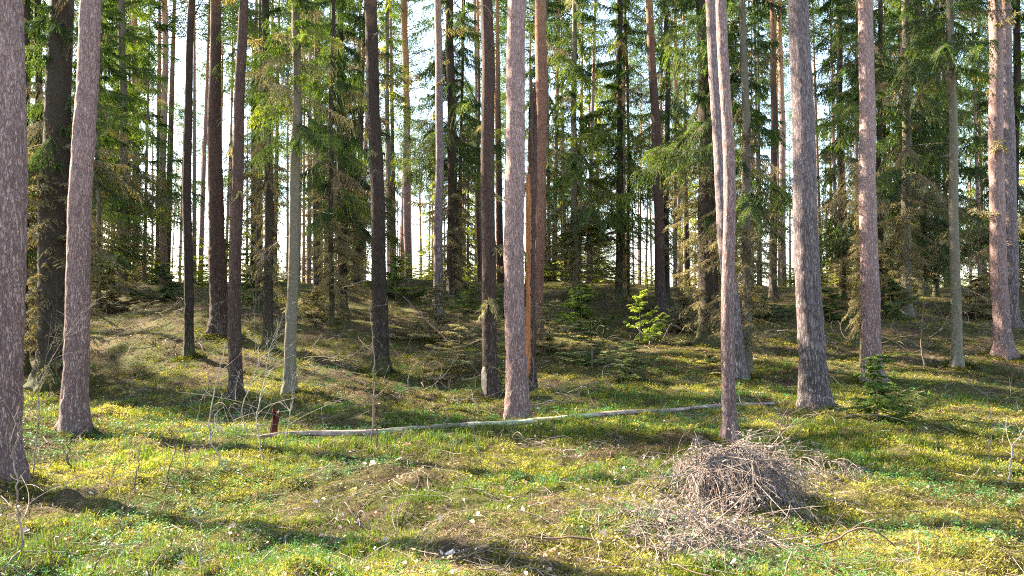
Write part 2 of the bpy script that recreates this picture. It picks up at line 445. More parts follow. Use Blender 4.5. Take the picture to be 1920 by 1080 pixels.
def build_cover():
    # grass: tufts with gaps between
    cx, cy, cd = scatter(15000)
    g = grassiness(cx, cy)
    k = rng.random(len(cx)) < np.clip((g - 0.475) * 6, 0.03, 0.9)
    cx, cy, cd, g = cx[k], cy[k], cd[k], g[k]; nb = 24
    rad = rng.uniform(0.03, 0.13, len(cx)) * np.clip(cd / 7, 0.8, 2.2)
    ct = rng.normal(0.42, 0.17, len(cx)); chh = rng.uniform(0.6, 1.35, len(cx)) * (0.65 + 0.9 * np.clip((g - 0.44) * 4, 0, 1)) * logclear(cx, cy)
    rp = lambda v: np.repeat(v, nb)
    a = rng.uniform(0, 6.28, len(cx) * nb); q = rp(rad) * np.sqrt(rng.random(len(a)))
    x = rp(cx) + q * np.cos(a); y = rp(cy) + q * np.sin(a); d = rp(cd)
    far = np.clip(d / 9, 0.75, 2.6)
    h = rng.uniform(0.03, 0.085, len(x)) * rp(chh) * np.clip(d / 8, 0.9, 1.3)
    V, F4, F3, T = blades(x, y, d, h, 0.0045 * far * rng.uniform(0.7, 1.3, len(x)), np.clip(rp(ct) + rng.normal(0, 0.13, len(x)), 0, 1), 0.9)
    stuff("grass", mesh_np("grass", V, [F4, F3], M['grass'], attr=T), "green forest grass growing in tufts over the floor", "grass")
    # feather moss: small cushions of spreading leaves, each cushion its own height and tone
    cx, cy, cd = scatter(25000); nb = 50
    mo = fbm(cx / 0.9, cy / 0.9, 31.0, 3); big = fbm(cx / 2.2, cy / 2.2, 77.0, 2)
    k = rng.random(len(cx)) < np.clip((mo - 0.34) * 5, 0.22, 1) * (1 - 0.25 * sstep((cy - 13.5) / 5))
    cx, cy, cd, mo, big = cx[k], cy[k], cd[k], mo[k], big[k]
    for bx_, by_, br_ in BASES:
        m_ = 90; aa = rng.uniform(0, 6.28, m_); qq = br_ * rng.uniform(0.9, 2.6, m_)
        cx = np.concatenate([cx, bx_ + qq * np.cos(aa)]); cy = np.concatenate([cy, by_ + qq * np.sin(aa)])
        cd = np.concatenate([cd, np.full(m_, math.hypot(bx_, by_) * 0.8)]); mo = np.concatenate([mo, np.full(m_, 0.5)]); big = np.concatenate([big, rng.uniform(0.25, 0.6, m_)])
    rad = rng.uniform(0.035, 0.12, len(cx)) * np.clip(cd / 6.5, 0.8, 2.6)
    hgt = rad * rng.uniform(0.25, 0.85, len(cx)) * np.clip(9 / cd, 0.45, 1)
    ct = rng.normal(0.36, 0.19, len(cx)) + (big - 0.5) * 1.7 + (mo - 0.5) * 0.6 - 0.10 * sstep((cy - 13.5) / 4)
    a = rng.uniform(0, 6.28, len(cx) * nb); q = np.sqrt(rng.random(len(a)))
    x = rp(cx) + q * rp(rad) * np.cos(a) if False else np.repeat(cx, nb) + q * np.repeat(rad, nb) * np.cos(a)
    y = np.repeat(cy, nb) + q * np.repeat(rad, nb) * np.sin(a); d = np.repeat(cd, nb); n = len(x)
    z = H(x, y) + np.repeat(hgt, nb) * (1 - q * q) * rng.uniform(0.6, 1.05, n)
    # loose leaves between the cushions
    x2, y2, d2 = scatter(300000); t2 = rng.normal(0.18, 0.1, len(x2)) + (fbm(x2 / 2.2, y2 / 2.2, 77.0, 2) - 0.5) * 1.2 - 0.05 * sstep((y2 - 13.5) / 4)
    tt = np.concatenate([np.repeat(ct, nb) + rng.normal(0, 0.06, n), t2])
    a2 = rng.uniform(0, 6.28, len(x2)); az = np.concatenate([a + rng.normal(0, 0.7, n), a2])
    x = np.concatenate([x, x2]); y = np.concatenate([y, y2]); z = np.concatenate([z, H(x2, y2) + rng.uniform(-0.005, 0.02, len(x2))]); d = np.concatenate([d, d2]); n = len(x)
    far = np.clip(d / 7, 0.8, 2.4)
    D = unit(np.stack([np.cos(az), np.sin(az), rng.uniform(0.0, 1.1, n)], -1)) * (rng.uniform(0.018, 0.042, n) * np.sqrt(far))[:, None]
    W = unit(np.stack([-np.sin(az), np.cos(az), rng.normal(0, .3, n)], -1)) * (rng.uniform(0.0014, 0.0042, n) * far)[:, None]
    V, F, T = quad_leaves(np.stack([x, y, z], -1), D, W, np.clip(tt, 0, 1))
    stuff("moss", mesh_np("moss", V, [F], M['mossleaf'], attr=T), "yellow green feather moss carpeting the forest floor", "moss")
    # dry grass, needles and fine twigs
    x, y, d = scatter(330000)
    dr = fbm(x / 1.1, y / 1.1, 51.0, 3) + 0.12 * sstep((y - 13.5) / 4)
    k = rng.random(len(x)) < np.clip((dr - 0.36) * 4, 0.15, 1)
    x, y, d = x[k], y[k], d[k]; n = len(x)
    far = np.clip(d / 8, 0.8, 3.0)
    az = rng.uniform(0, 2 * math.pi, n)
    D = unit(np.stack([np.cos(az), np.sin(az), rng.normal(0.12, 0.35, n)], -1)) * (rng.uniform(0.03, 0.09, n) * np.sqrt(far))[:, None]
    W = np.stack([-np.sin(az), np.cos(az), rng.normal(0, .6, n)], -1) * (0.0016 * far)[:, None]
    V, F, T = quad_leaves(np.stack([x, y, H(x, y) + rng.uniform(0.0, 0.035, n)], -1), D, W, np.clip(rng.normal(0.5, 0.25, n), 0, 1))
    stuff("dry_grass", mesh_np("dry_grass", V, [F], M['straw'], attr=T), "straw coloured dry grass and fallen needles among the moss", "dry grass")
    # lingonberry sprigs
    x, y, d = scatter(15000, 3.4, 20)
    b = fbm(x / 0.8, y / 0.8, 61.0, 2)
    k = b > 0.52; x, y, d = x[k], y[k], d[k]; n = len(x); L = 15
    far = np.clip(d / 7, 0.8, 1.8)
    z = H(x, y); ht = rng.uniform(0.05, 0.12, n)
    tt = rng.uniform(0.25, 1, (n, L)); az = rng.uniform(0, 2 * math.pi, (n, L))
    ll = rng.uniform(0.25, 1, (n, L)) * 0.03 * far[:, None]
    P = np.stack([x[:, None] + np.cos(az) * ll, y[:, None] + np.sin(az) * ll, z[:, None] + ht[:, None] * tt], -1).reshape(-1, 3)
    az = az.ravel(); fr = np.repeat(far, L)
    D = unit(np.stack([np.cos(az), np.sin(az), rng.uniform(0, 0.8, n * L)], -1)) * (0.016 * fr)[:, None]
    W = unit(np.stack([-np.sin(az), np.cos(az), rng.normal(0, .3, n * L)], -1)) * (0.0055 * fr)[:, None]
    V, F, T = quad_leaves(P, D, W, np.clip(rng.normal(0.5, 0.25, n * L), 0, 1))
    stuff("lingonberry_cover", mesh_np("lingonberry_cover", V, [F], M['berry'], attr=T), "dark glossy lingonberry sprigs scattered in the moss", "ground cover")
    # dead leaves and bark flakes
    x, y, d = scatter(2600, 3.4, 28); n = len(x)
    az = rng.uniform(0, 2 * math.pi, n); s = rng.uniform(0.014, 0.03, n) * (1 + 1.2 * rng.random(n) ** 6)
    D = unit(np.stack([np.cos(az), np.sin(az), rng.normal(0.1, 0.35, n)], -1)) * (s * 1.5)[:, None]
    W = unit(np.stack([-np.sin(az), np.cos(az), rng.normal(0.1, .8, n)], -1)) * (s * rng.uniform(0.25, 0.6, n))[:, None]
    P = np.stack([x, y, H(x, y) + rng.uniform(0.02, 0.05, n)], -1)
    P2 = P + D * 0.5
    V = np.stack([P, P + D * 0.3 + W, P + D * 0.75 + W * 0.8 + [0, 0, .006], P + D, P + D * 0.75 - W * 0.8, P + D * 0.3 - W * 1.1 + [0, 0, .008]], 1).reshape(-1, 3)
    F = np.arange(n * 6).reshape(n, 6)
    stuff("leaf_litter", mesh_np("leaf_litter", V, [F], M['deadleaf'], attr=np.repeat(np.clip(rng.beta(1.2, 1.6, n), 0, 1), 6)), "pale and rusty dead leaves lying on the moss", "leaf litter")
    # fallen twigs
    x, y, d = scatter(3600, 3.4, 26); n = len(x); K = 5
    az = rng.uniform(0, 2 * math.pi, n); ln = rng.uniform(0.08, 0.5, n)
    t = np.linspace(-0.5, 0.5, K)
    bend = rng.normal(0, 0.18, n)
    X = x[:, None] + np.cos(az)[:, None] * ln[:, None] * t - np.sin(az)[:, None] * (bend * ln)[:, None] * (t * 2) ** 2
    Y = y[:, None] + np.sin(az)[:, None] * ln[:, None] * t + np.cos(az)[:, None] * (bend * ln)[:, None] * (t * 2) ** 2
    Z = H(X, Y) + 0.02 + rng.uniform(0, 0.03, (n, 1)) + rng.normal(0, 0.06, (n, 1)) * t
    V, F = tubes(np.stack([X, Y, Z], -1), np.linspace(1, 0.4, K)[None] * rng.uniform(0.0012, 0.0045, (n, 1)) * np.clip(d / 7, 1, 2)[:, None], 4)
    stuff("fallen_twigs", mesh_np("fallen_twigs", V, [F], M['brush'], smooth=True), "thin fallen twigs strewn over the moss", "twigs")

# ------------------------------------------------------------------ spruce branches and crowns
def branch_geo(r, L, sec_gap, ter_gap, droop, leafs=True, width=0.008, tlen=0.055, hang=0.7):
    """one branch along +x: axis path, secondary paths, needle twigs"""
    K = 7
    s = np.linspace(0, 1, K)
    side = r.normal(0, 0.10) * L
    up0 = r.uniform(-0.15, 0.12)
    X = L * s * (1 - 0.08 * s); Yy = side * s ** 2; Z = L * (up0 * s - droop * s ** 1.7 + 0.12 * s ** 4)
    ax = np.stack([X, Yy, Z], -1)
    n = max(3, int(L * 0.85 / sec_gap))
    u = np.linspace(0.14, 0.98, n); u = np.repeat(u, 2) + r.uniform(-0.012, 0.012, 2 * n); u = np.clip(u, 0.05, 1)
    sg = np.tile([1, -1], n)
    B = np.stack([np.interp(u, s, ax[:, i]) for i in range(3)], -1)
    ln = L * 0.27 * (1 - 0.80 * np.abs(u - 0.35) ** 1.1) * r.uniform(0.45, 1.15, 2 * n); ln = np.clip(ln, 0.05, 0.62)
    ang = np.radians(r.uniform(42, 68, 2 * n)) * sg
    J = 4; q = np.linspace(0, 1, J)
    dn = hang * r.uniform(0.4, 1.2, 2 * n)
    sx = B[:, None, 0] + (np.cos(ang) * ln)[:, None] * q
    sy = B[:, None, 1] + (np.sin(ang) * ln)[:, None] * q
    sz = B[:, None, 2] - (dn * ln)[:, None] * q ** 1.6
    sec = np.stack([sx, sy, sz], -1)
    leaves = None
    if leafs:
        P = []; D = []
        for j, t in ((0, 0), ):
            pass
        m = max(2, int(0.32 / ter_gap))
        v = np.linspace(0.06, 1, m)[None] + r.uniform(-0.05, 0.05, (2 * n, m)); v = np.clip(v, 0, 1)
        vi = v * (J - 1); i0 = np.clip(vi.astype(int), 0, J - 2); fr = (vi - i0)[..., None]
        rows = np.arange(2 * n)[:, None]
        P0 = sec[rows, i0] * (1 - fr) + sec[rows, i0 + 1] * fr
        Td = unit(sec[rows, i0 + 1] - sec[rows, i0])
        out = []
        for sgn in (1, -1):
            lat = np.cross(Td, [0, 0, 1.0]) * sgn
            dv = unit(Td * 0.75 + lat * r.uniform(0.4, 1.0, (2 * n, m, 1)) + np.array([0, 0, -0.25]) + r.normal(0, 0.22, (2 * n, m, 3)))
            out.append((P0, dv))
        # needles along the main axis as well
        na = int(L / (ter_gap * 0.6)); ua = r.uniform(0.2, 1, na)
        Pa = np.stack([np.interp(ua, s, ax[:, i]) for i in range(3)], -1)
        da = unit(np.stack([r.uniform(0.3, 1, na), r.normal(0, 0.7, na), r.normal(0, 0.45, na)], -1))
        Pq = np.concatenate([o[0].reshape(-1, 3) for o in out] + [Pa]); Dq = np.concatenate([o[1].reshape(-1, 3) for o in out] + [da])
        nn = len(Pq)
        tl = tlen * r.uniform(0.6, 1.4, nn)
        W = unit(np.cross(Dq, r.normal(0, 1, (nn, 3)) + np.array([0, 0, 1.2]))) * (width * r.uniform(0.6, 1.3, nn))[:, None]
        leaves = (Pq, Dq * tl[:, None], W)
    return ax, sec, leaves

def rotz(P, a):
    c, s = math.cos(a), math.sin(a)
    Q = P.copy(); Q[..., 0] = c * P[..., 0] - s * P[..., 1]; Q[..., 1] = s * P[..., 0] + c * P[..., 1]
    return Q

def crown_mesh(name, seed, height, n_br, Lmax, sec_gap=0.075, ter_gap=0.03, dryfrac=0.0, width=0.008, tlen=0.055, taper=0.9,
               leafmat='needle', r0=0.0, hang=0.7, droop=(0.18, 0.45), barkm='twig', rad=0.012, tint0=0.0):
    r = np.random.default_rng(seed)
    acc = Acc()
    AX = []; SEC = []
    for i in range(n_br):
        f = (i + r.random()) / n_br
        z = height * f ** 1.05
        L = Lmax * (1 - taper * f) * r.uniform(0.35, 1.3)
        if L < 0.12: L = 0.12
        a = r.uniform(0, 2 * math.pi)
        dry = r.random() < dryfrac * (1 - f) * 2
        ax, sec, lv = branch_geo(r, L, sec_gap, ter_gap, r.uniform(*droop) * (1 - 0.6 * f), True, width, tlen, hang)
        off = np.array([0, 0, z])
        AX.append(rotz(ax, a) + off); SEC.append(rotz(sec, a) + off)
        P, D, W = lv
        if dry:
            k = r.random(len(P)) < 0.55
            P, D, W = P[k], D[k], W[k] * 0.7
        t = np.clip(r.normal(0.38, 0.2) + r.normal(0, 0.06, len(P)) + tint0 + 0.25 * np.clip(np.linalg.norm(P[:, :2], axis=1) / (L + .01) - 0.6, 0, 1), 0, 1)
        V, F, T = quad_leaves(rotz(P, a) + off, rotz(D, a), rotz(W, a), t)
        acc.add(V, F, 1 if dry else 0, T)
    AX = np.array(AX); SEC = np.concatenate(SEC)
    ln = np.linalg.norm(AX[:, -1] - AX[:, 0], axis=1)
    V, F = tubes(AX, np.linspace(1, 0.2, AX.shape[1])[None] * (rad * np.clip(ln / 2, 0.3, 1.2))[:, None], 4); acc.add(V, F, 2)
    V, F = tubes(SEC, np.linspace(1, 0.4, SEC.shape[1])[None] * np.full((len(SEC), 1), 0.0028 * max(1, width / 0.008)), 3); acc.add(V, F, 2)
    return acc.mesh(name, [M[leafmat], M['needle_dry'], M[barkm]])

def dead_mesh(name, seed, height, n_br, Lmax, fuzz=True, spread=True, drop=(0.1, 0.7)):
    """bare and half-bare lower branches"""
    r = np.random.default_rng(seed); acc = Acc(); AX = []; SEC = []
    for i in range(n_br):
        z = height * (i + r.random()) / n_br
        L = Lmax * r.uniform(0.35, 1.0) * (0.6 + 0.4 * z / height); a = r.uniform(0, 2 * math.pi)
        ax, sec, lv = branch_geo(r, L, 0.075, 0.035, r.uniform(*drop), True, 0.0095, 0.065, r.uniform(0.3, 1.6))
        k = r.random(len(sec)) < 0.75
        off = np.array([0, 0, z])
        AX.append(rotz(ax, a) + off); SEC.append(rotz(sec[k], a) + off)
        if fuzz:
            P, D, W = lv; k = r.random(len(P)) < 0.85; P, D, W = P[k], D[k], W[k]
            V, F, T = quad_leaves(rotz(P, a) + off, rotz(D, a), rotz(W, a), np.clip(r.normal(0.5, 0.2, len(P)), 0, 1)); acc.add(V, F, 1, T)
    AX = np.array(AX); SEC = np.concatenate(SEC)
    ln = np.linalg.norm(AX[:, -1] - AX[:, 0], axis=1)
    V, F = tubes(AX, np.linspace(1, 0.25, AX.shape[1])[None] * (0.009 * np.clip(ln, 0.4, 1.3))[:, None], 4); acc.add(V, F, 0)
    V, F = tubes(SEC, np.linspace(1, 0.4, SEC.shape[1])[None] * np.full((len(SEC), 1), 0.0042), 3); acc.add(V, F, 0)
    return acc.mesh(name, [M['twig'], M['needle_dry']])

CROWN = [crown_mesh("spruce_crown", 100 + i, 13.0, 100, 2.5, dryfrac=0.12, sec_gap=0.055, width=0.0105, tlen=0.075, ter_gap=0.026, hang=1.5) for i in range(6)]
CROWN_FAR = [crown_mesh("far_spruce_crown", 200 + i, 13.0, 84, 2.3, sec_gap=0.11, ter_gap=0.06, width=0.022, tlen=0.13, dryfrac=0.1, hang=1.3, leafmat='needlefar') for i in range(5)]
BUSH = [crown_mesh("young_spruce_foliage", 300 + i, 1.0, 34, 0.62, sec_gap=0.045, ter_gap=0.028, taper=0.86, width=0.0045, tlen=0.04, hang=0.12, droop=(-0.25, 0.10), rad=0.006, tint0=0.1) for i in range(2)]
DEAD = [dead_mesh("dead_branch_whorls", 400 + i, 5.0, 95, 1.9) for i in range(4)]
STUB = [dead_mesh("dead_branch", 450 + i, 0.01, 1, 1.3, fuzz=(i % 2 == 0), drop=(0.0, 0.35)) for i in range(6)]

def pine_crown(name, seed):
    r = np.random.default_rng(seed); acc = Acc(); AX = []
    for i in range(30):
        f = i / 30; z = 7.5 * f; L = 2.3 * (1 - 0.65 * f) * r.uniform(0.5, 1.1); a = r.uniform(0, 6.28)
        s = np.linspace(0, 1, 7)
        ax = np.stack([L * s, r.normal(0, .15) * L * s ** 2, L * (0.35 * s + r.normal(0, 0.15) * s ** 2)], -1)
        AX.append(rotz(ax, a) + [0, 0, z])
        for c in range(7):
            u = r.uniform(0.35, 1.05); C = np.array([L * u, r.normal(0, 0.22) * L, L * 0.35 * u + r.normal(0, 0.12)])
            m = 34
            P = C + r.normal(0, 0.13, (m, 3)); D = unit(r.normal(0, 1, (m, 3)) + [0.3, 0, 0.5]) * r.uniform(0.08, 0.16, (m, 1))
            W = unit(np.cross(D, r.normal(0, 1, (m, 3)))) * 0.022
            V, F, T = quad_leaves(rotz(P, a) + [0, 0, z], rotz(D, a), rotz(W, a), np.clip(r.normal(0.45, 0.2, m), 0, 1)); acc.add(V, F, 0, T)
    V, F = tubes(np.array(AX), np.linspace(1, 0.25, 7)[None] * np.full((30, 1), 0.03), 4); acc.add(V, F, 1)
    return acc.mesh(name, [M['pineneedle'], M['brown']])
PCROWN = [pine_crown("pine_crown", 500 + i) for i in range(3)]

def trunk_mesh(name, r0, r1, h1, Ht, mat, seed, near=False, flare=0.35, wig=1.0, split=None):
    """tapered trunk, radius r0 at the base and r1 at height h1; local z up"""
    r = np.random.default_rng(seed)
    S = 40 if near else 14
    zs = np.concatenate([[-0.35, -0.1], np.linspace(0, 6, 170 if near else 26)[0:], np.linspace(6.3, Ht, 24 if not near else 50)])
    a = np.arange(S) * 2 * math.pi / S
    k = (r0 - r1) / h1
    R = r0 - k * zs
    rt = 0.03
    zt = np.clip((zs - h1) / max(0.1, Ht - h1), 0, 1)
    R = np.where(zs > h1, r1 * (1 - zt) + rt * zt, R)
    R = R * (1 + flare * np.exp(-np.maximum(zs, 0) / (0.9 * r0 + 0.08)))
    ph = r.uniform(0, 6.28, 6)
    wx = wig * 0.035 * (np.sin(zs * 0.55 + ph[0]) - np.sin(ph[0])) + wig * 0.012 * (np.sin(zs * 1.7 + ph[1]) - np.sin(ph[1]))
    wy = wig * 0.035 * (np.sin(zs * 0.5 + ph[2]) - np.sin(ph[2]))
    A, Z = np.meshgrid(a, zs)
    lob = 1 + 0.10 * np.exp(-np.maximum(Z, 0) / 0.22) * 1.6 * np.sin(A * 5 + ph[3]) + 0.02 * np.sin(A * 3 + ph[4] + Z * 0.6)
    if near:
        s_ = seed * 1.7
        nv = vnoise(A / 6.2832 * S * 0.45, Z * 9, s_) ; nv2 = vnoise(A / 6.2832 * S * 0.22, Z * 3.2, s_ + 9)
        lob = lob + (0.09 * (nv - 0.5) + 0.06 * (nv2 - 0.5)) * (1 + 0.8 * np.exp(-np.maximum(Z, 0) / 1.2))
    RR = R[:, None] * lob
    V = np.stack([wx[:, None] + RR * np.cos(A), wy[:, None] + RR * np.sin(A), Z], -1)
    n = len(zs); idx = np.arange(n * S).reshape(n, S)
    a0, a1 = idx[:-1], idx[1:]
    F = np.stack([a0, np.roll(a0, -1, 1), np.roll(a1, -1, 1), a1], -1).reshape(-1, 4)
    return mesh_np(name, V.reshape(-1, 3), [F, idx[-1:][:, :]], mat, smooth=True)

COLS = []
def tree(kind, xb, yb, wb, xt, wt, mat, label, crown=None, near=False, Ht=None, dist=None, dead=None, group=None, stub=None, seed=None, flare=0.6, wig=1.0, cs=1.0):
    """pixel columns of the photo: base (xb,yb) width wb, crossing the top edge at xt with width wt"""
    if dist is None:
        B = at(xb, yb)
    else:
        d = ray(xb, 600); B = Vector((d.x * dist, d.y * dist, 0)); B.z = float(H(B.x, B.y))
    Yd = B.y
    T = plane(xt, 0, Yd)
    ax = (T - B); h1 = ax.length
    slant = math.hypot(B.x, B.y) / B.y * 0 + 1
    r0 = wb / FPX * Yd * 0.5 * slant; r1 = wt / FPX * Yd * 0.5
    sd_ = seed or int(xb * 7 + yb)
    rr = random.Random(sd_)
    if Ht is None: Ht = rr.uniform(20, 25) if kind == 'pine_tree' else rr.uniform(16, 20)
    Ht = max(Ht, h1 + 2)
    COLS.append((xb if yb > 560 else xb, math.hypot(B.x, B.y), label))
    root = thing(kind, B, label, 'tree' if kind != 'snag' else 'snag', group)
    root.rotation_euler = ax.to_track_quat('Z', 'Y').to_euler()
    q = Vector((0, 0, 1)).rotation_difference(ax.normalized()); root.rotation_mode = 'QUATERNION'; root.rotation_quaternion = q
    obj("trunk", trunk_mesh("trunk", r0, r1, h1, Ht, M[mat], sd_, near, flare, wig), root)
    if near: BASES.append((B.x, B.y, r0))
    if kind == 'pine_tree':
        c = obj("crown", PCROWN[sd_ % 3], root, (0, 0, Ht - 7.8)); c.rotation_euler.z = rr.uniform(0, 6)
    if crown is not None:
        z0, sc = crown
        prot = (CROWN if Yd < 34 else CROWN_FAR)
        c = obj("crown", prot[sd_ % len(prot)], root, (0, 0, z0)); c.rotation_euler.z = rr.uniform(0, 6.28)
        sz = max(0.3, (Ht - z0 - 0.2) / 13.0); c.scale = (sc, sc, sz)
    if dead is not None:
        z0, sc, sz = dead
        c = obj("bare_branches", DEAD[sd_ % 4], root, (0, 0, z0)); c.rotation_euler.z = rr.uniform(0, 6.28); c.scale = (sc, sc, sz)
    if stub is not None:
        for q_ in range(12):
            c = obj("branch", STUB[rr.randrange(6)], root, (0, 0, stub + 0.75 * q_ + rr.uniform(-.3, .3))); c.rotation_euler.z = rr.uniform(0, 6.28)
            c.scale = (rr.uniform(0.8, 1.9),) * 3
    return root

P_, S_ = 'pine_tree', 'spruce_tree'
# ---- foreground pines
tree(P_, 4, 897, 60, 4, 54, 'pink', "thick pink grey pine cut off by the left edge of the photo", near=True)
tree(P_, 138, 816, 44, 163, 37, 'pink', "reddish scaly pine leaning right, second trunk from the left", near=True)
tree(P_, 970, 792, 40, 971, 34, 'pink', "straight pink barked pine in the middle, front of the fallen log", near=True)
tree(P_, 1369, 834, 26, 1348, 19, 'pink', "slender pale pine with curved foot standing at the brush pile", near=True, wig=1.6)
tree(P_, 1384, 712, 30, 1330, 22, 'grey', "leaning grey pine close behind the slender pine of the brush pile", near=True)
tree(P_, 1527, 765, 50, 1492, 36, 'grey', "stout grey pine with furrowed bark right of the brush pile", near=True, flare=0.4)
tree(P_, 1636, 715, 34, 1621, 26, 'pink', "straight pink grey pine rising behind the small green spruce", near=True)
tree(P_, 1882, 668, 30, 1864, 22, 'pink', "orange brown pine with sunlit left flank near the right edge", near=True, stub=2.0)
tree(P_, 1897, 612, 24, 1884, 19, 'grey', "grey pine just behind the sunlit orange pine at right")
# ---- middle distance
tree(S_, 100, 725, 56, 118, 40, 'sprdark', "massive dark spruce with hanging dead twigs between the two left pines", crown=(4.4, 0.5), dead=(0.5, 0.9, 0.9), near=True, Ht=14)
tree(S_, 45, 700, 17, 48, 12, 'sprdark', "thin dark spruce right of the left edge pine", crown=(2.6, 0.5), dead=(0.6, 0.7, 0.6), Ht=13)
tree(S_, 76, 690, 12, 78, 12, 'sprdark', "thin dark stem half hidden left of the massive spruce", crown=(4.5, 0.45), dead=(0.6, 0.6, 0.8), Ht=12)
tree(P_, 354, 672, 18, 360, 12, 'dark', "thin dark pine standing alone in the sunlit moss at left", near=True)
tree(P_, 413, 624, 33, 407, 19, 'brown', "stout dark red brown pine on the left slope", near=True)
tree(P_, 442, 750, 25, 455, 17, 'brown', "dark pine behind the pale bare sapling thicket", near=True, stub=1.6)
tree(S_, 543, 738, 22, 549, 14, 'smooth', "smooth pale green grey spruce trunk above the red stump", crown=(5.0, 0.5), near=True, stub=0.8, Ht=13)
tree(P_, 487, 585, 14, 486, 10, 'dark', "dark straight pine just left of the twin stem on the slope", stub=1.0)
tree(S_, 502, 655, 18, 502, 14, 'sprdark', "brown spruce behind the sapling thicket, right of two dark stems", crown=(6.5, 0.6), dead=(1.5, 0.5, 0.8))
tree(P_, 714, 697, 29, 697, 23, 'dark', "dark pine with moss on its foot left of centre", near=True, stub=1.6)
tree(P_, 922, 748, 28, 908, 23, 'brown', "dark brown pine with a torn pale foot just left of the central pine", near=True, stub=1.0)
tree(P_, 1007, 640, 25, 1012, 21, 'red', "reddish pine just right of the central pine, behind the split snag", near=False)
tree(P_, 820, 590, 18, 820, 13, 'grey', "greyish pine left of a paired darker spruce on the crest", stub=1.5)
tree(S_, 848, 570, 21, 843, 14, 'sprdark', "dark spruce with light torn base on the crest", crown=(5.0, 0.8), dead=(0.6, 0.7, 0.8))
tree(P_, 594, 558, 14, 592, 11, 'brown', "brown pine on the crest right of the pale spruce trunk")
tree(S_, 622, 608, 10, 626, 8, 'sprdark', "thin black spruce stem in front of the crest spruce", crown=(3.0, 0.62), dead=(0.5, 0.5, 0.5))
tree(S_, 643, 590, 18, 640, 13, 'sprdark', "drooping dark spruce with shaggy twigs left of the mossy dark pine", crown=(3.4, 0.75), dead=(0.6, 0.9, 0.7))
tree(S_, 1080, 566, 13, 1077, 9, 'spruce', "slim spruce with full dark crown right of the central pine", crown=(3.0, 1.0), dead=(0.6, 0.9, 0.5))
tree(S_, 1160, 565, 14, 1163, 10, 'sprdark', "black stemmed spruce with dense crown behind the lime green seedling", crown=(2.6, 1.0), dead=(0.6, 0.8, 0.5))
tree(S_, 1178, 556, 6, 1172, 5, 'sprdark', "pole thin spruce touching the black stemmed spruce", crown=(4.5, 0.6), dead=(0.6, 0.5, 0.5))
tree(P_, 1240, 582, 20, 1217, 14, 'brown', "tall dark pine leaning left above the lime green seedling", stub=2.0)
tree(S_, 1251, 566, 11, 1247, 8, 'sprdark', "slim dark spruce right against the leaning dark pine", crown=(5.0, 0.7), dead=(1.0, 0.6, 0.8))
tree(S_, 1330, 645, 38, 1314, 25, 'sprdark', "thick shaggy dark spruce left of the slender pale pine", crown=(5.2, 0.75), dead=(0.8, 0.8, 0.9), near=True)
tree(S_, 1400, 700, 20, 1386, 12, 'spruce', "yellow grey spruce right behind the leaning grey pine", crown=(3.8, 0.8), dead=(0.6, 0.75, 0.7))
tree(P_, 1450, 566, 15, 1448, 10, 'brown', "solitary slim pine on the sunny crest left of the stout grey pine", stub=1.5)
tree(S_, 1615, 690, 6, 1613, 5, 'sprdark', "thin black stem along the left side of the pine behind the green spruce", crown=(6.0, 0.5), dead=(1, 0.4, 0.8), Ht=12)
tree(S_, 1795, 690, 19, 1775, 12, 'smooth', "pale smooth spruce trunk with a lichen band left of the sunlit pine", stub=2.2, near=True, crown=(7.0, 0.7))
tree(S_, 1700, 592, 19, 1697, 14, 'spruce', "brown grey spruce with a rough trunk on the right slope", crown=(4.0, 0.9), dead=(0.6, 0.7, 0.7))
tree(S_, 1730, 555, 13, 1722, 10, 'sprdark', "dark spruce with low crown on the right crest", crown=(2.2, 1.05), dead=(0.6, 0.8, 0.5))
tree(S_, 1755, 556, 9, 1757, 7, 'sprdark', "thin dark spruce standing right beside the low crowned one", crown=(3.4, 0.8), dead=(0.6, 0.7, 0.5))
tree(S_, 1900, 590, 16, 1905, 12, 'sprdark', "dark spruce with low boughs at the right edge", crown=(2.4, 1.1), dead=(0.6, 0.8, 0.5))
tree(S_, 1580, 560, 12, 1574, 9, 'sprdark', "dense spruce on the crest between the stout grey pine and its neighbour", crown=(1.8, 1.0), dead=(0.3, 0.7, 0.4))
tree(S_, 1655, 580, 10, 1650, 8, 'sprdark', "spruce with full crown right behind the straight pink grey pine", crown=(2.6, 1.0), dead=(0.3, 0.7, 0.4))
tree(S_, 230, 548, 16, 228, 12, 'spruce', "mossy green spruce trunk on the left mound", crown=(3.6, 0.9), dead=(0.5, 0.9, 0.8))
tree(S_, 185, 575, 8, 190, 6, 'spruce', "leafy spruce right behind the leaning second pine", crown=(1.5, 0.95), dead=(0.3, 0.8, 0.5), Ht=13)
tree(P_, 308, 526, 14, 311, 10, 'pink', "slim pinkish pine on the left crest")
tree(P_, 255, 512, 13, 252, 11, 'brown', "brownish pine right of the mossy trunk on the left mound", dist=38)
tree(S_, 735, 505, 9, 724, 7, 'spruce', "olive spruce just right of the mossy dark pine", crown=(7, 0.6), dead=(1, 0.5, 0.8))
tree(P_, 766, 500, 14, 759, 12, 'pink', "tall lichen grey pine beyond the crest left of centre", dist=42)
tree(P_, 898, 520, 7, 896, 5, 'brown', "very thin pine close left of the torn foot pine", dist=34)
tree(P_, 1470, 512, 12, 1462, 9, 'pink', "pale pink pine beyond the crest right of the solitary slim pine", dist=40)

build_cover()

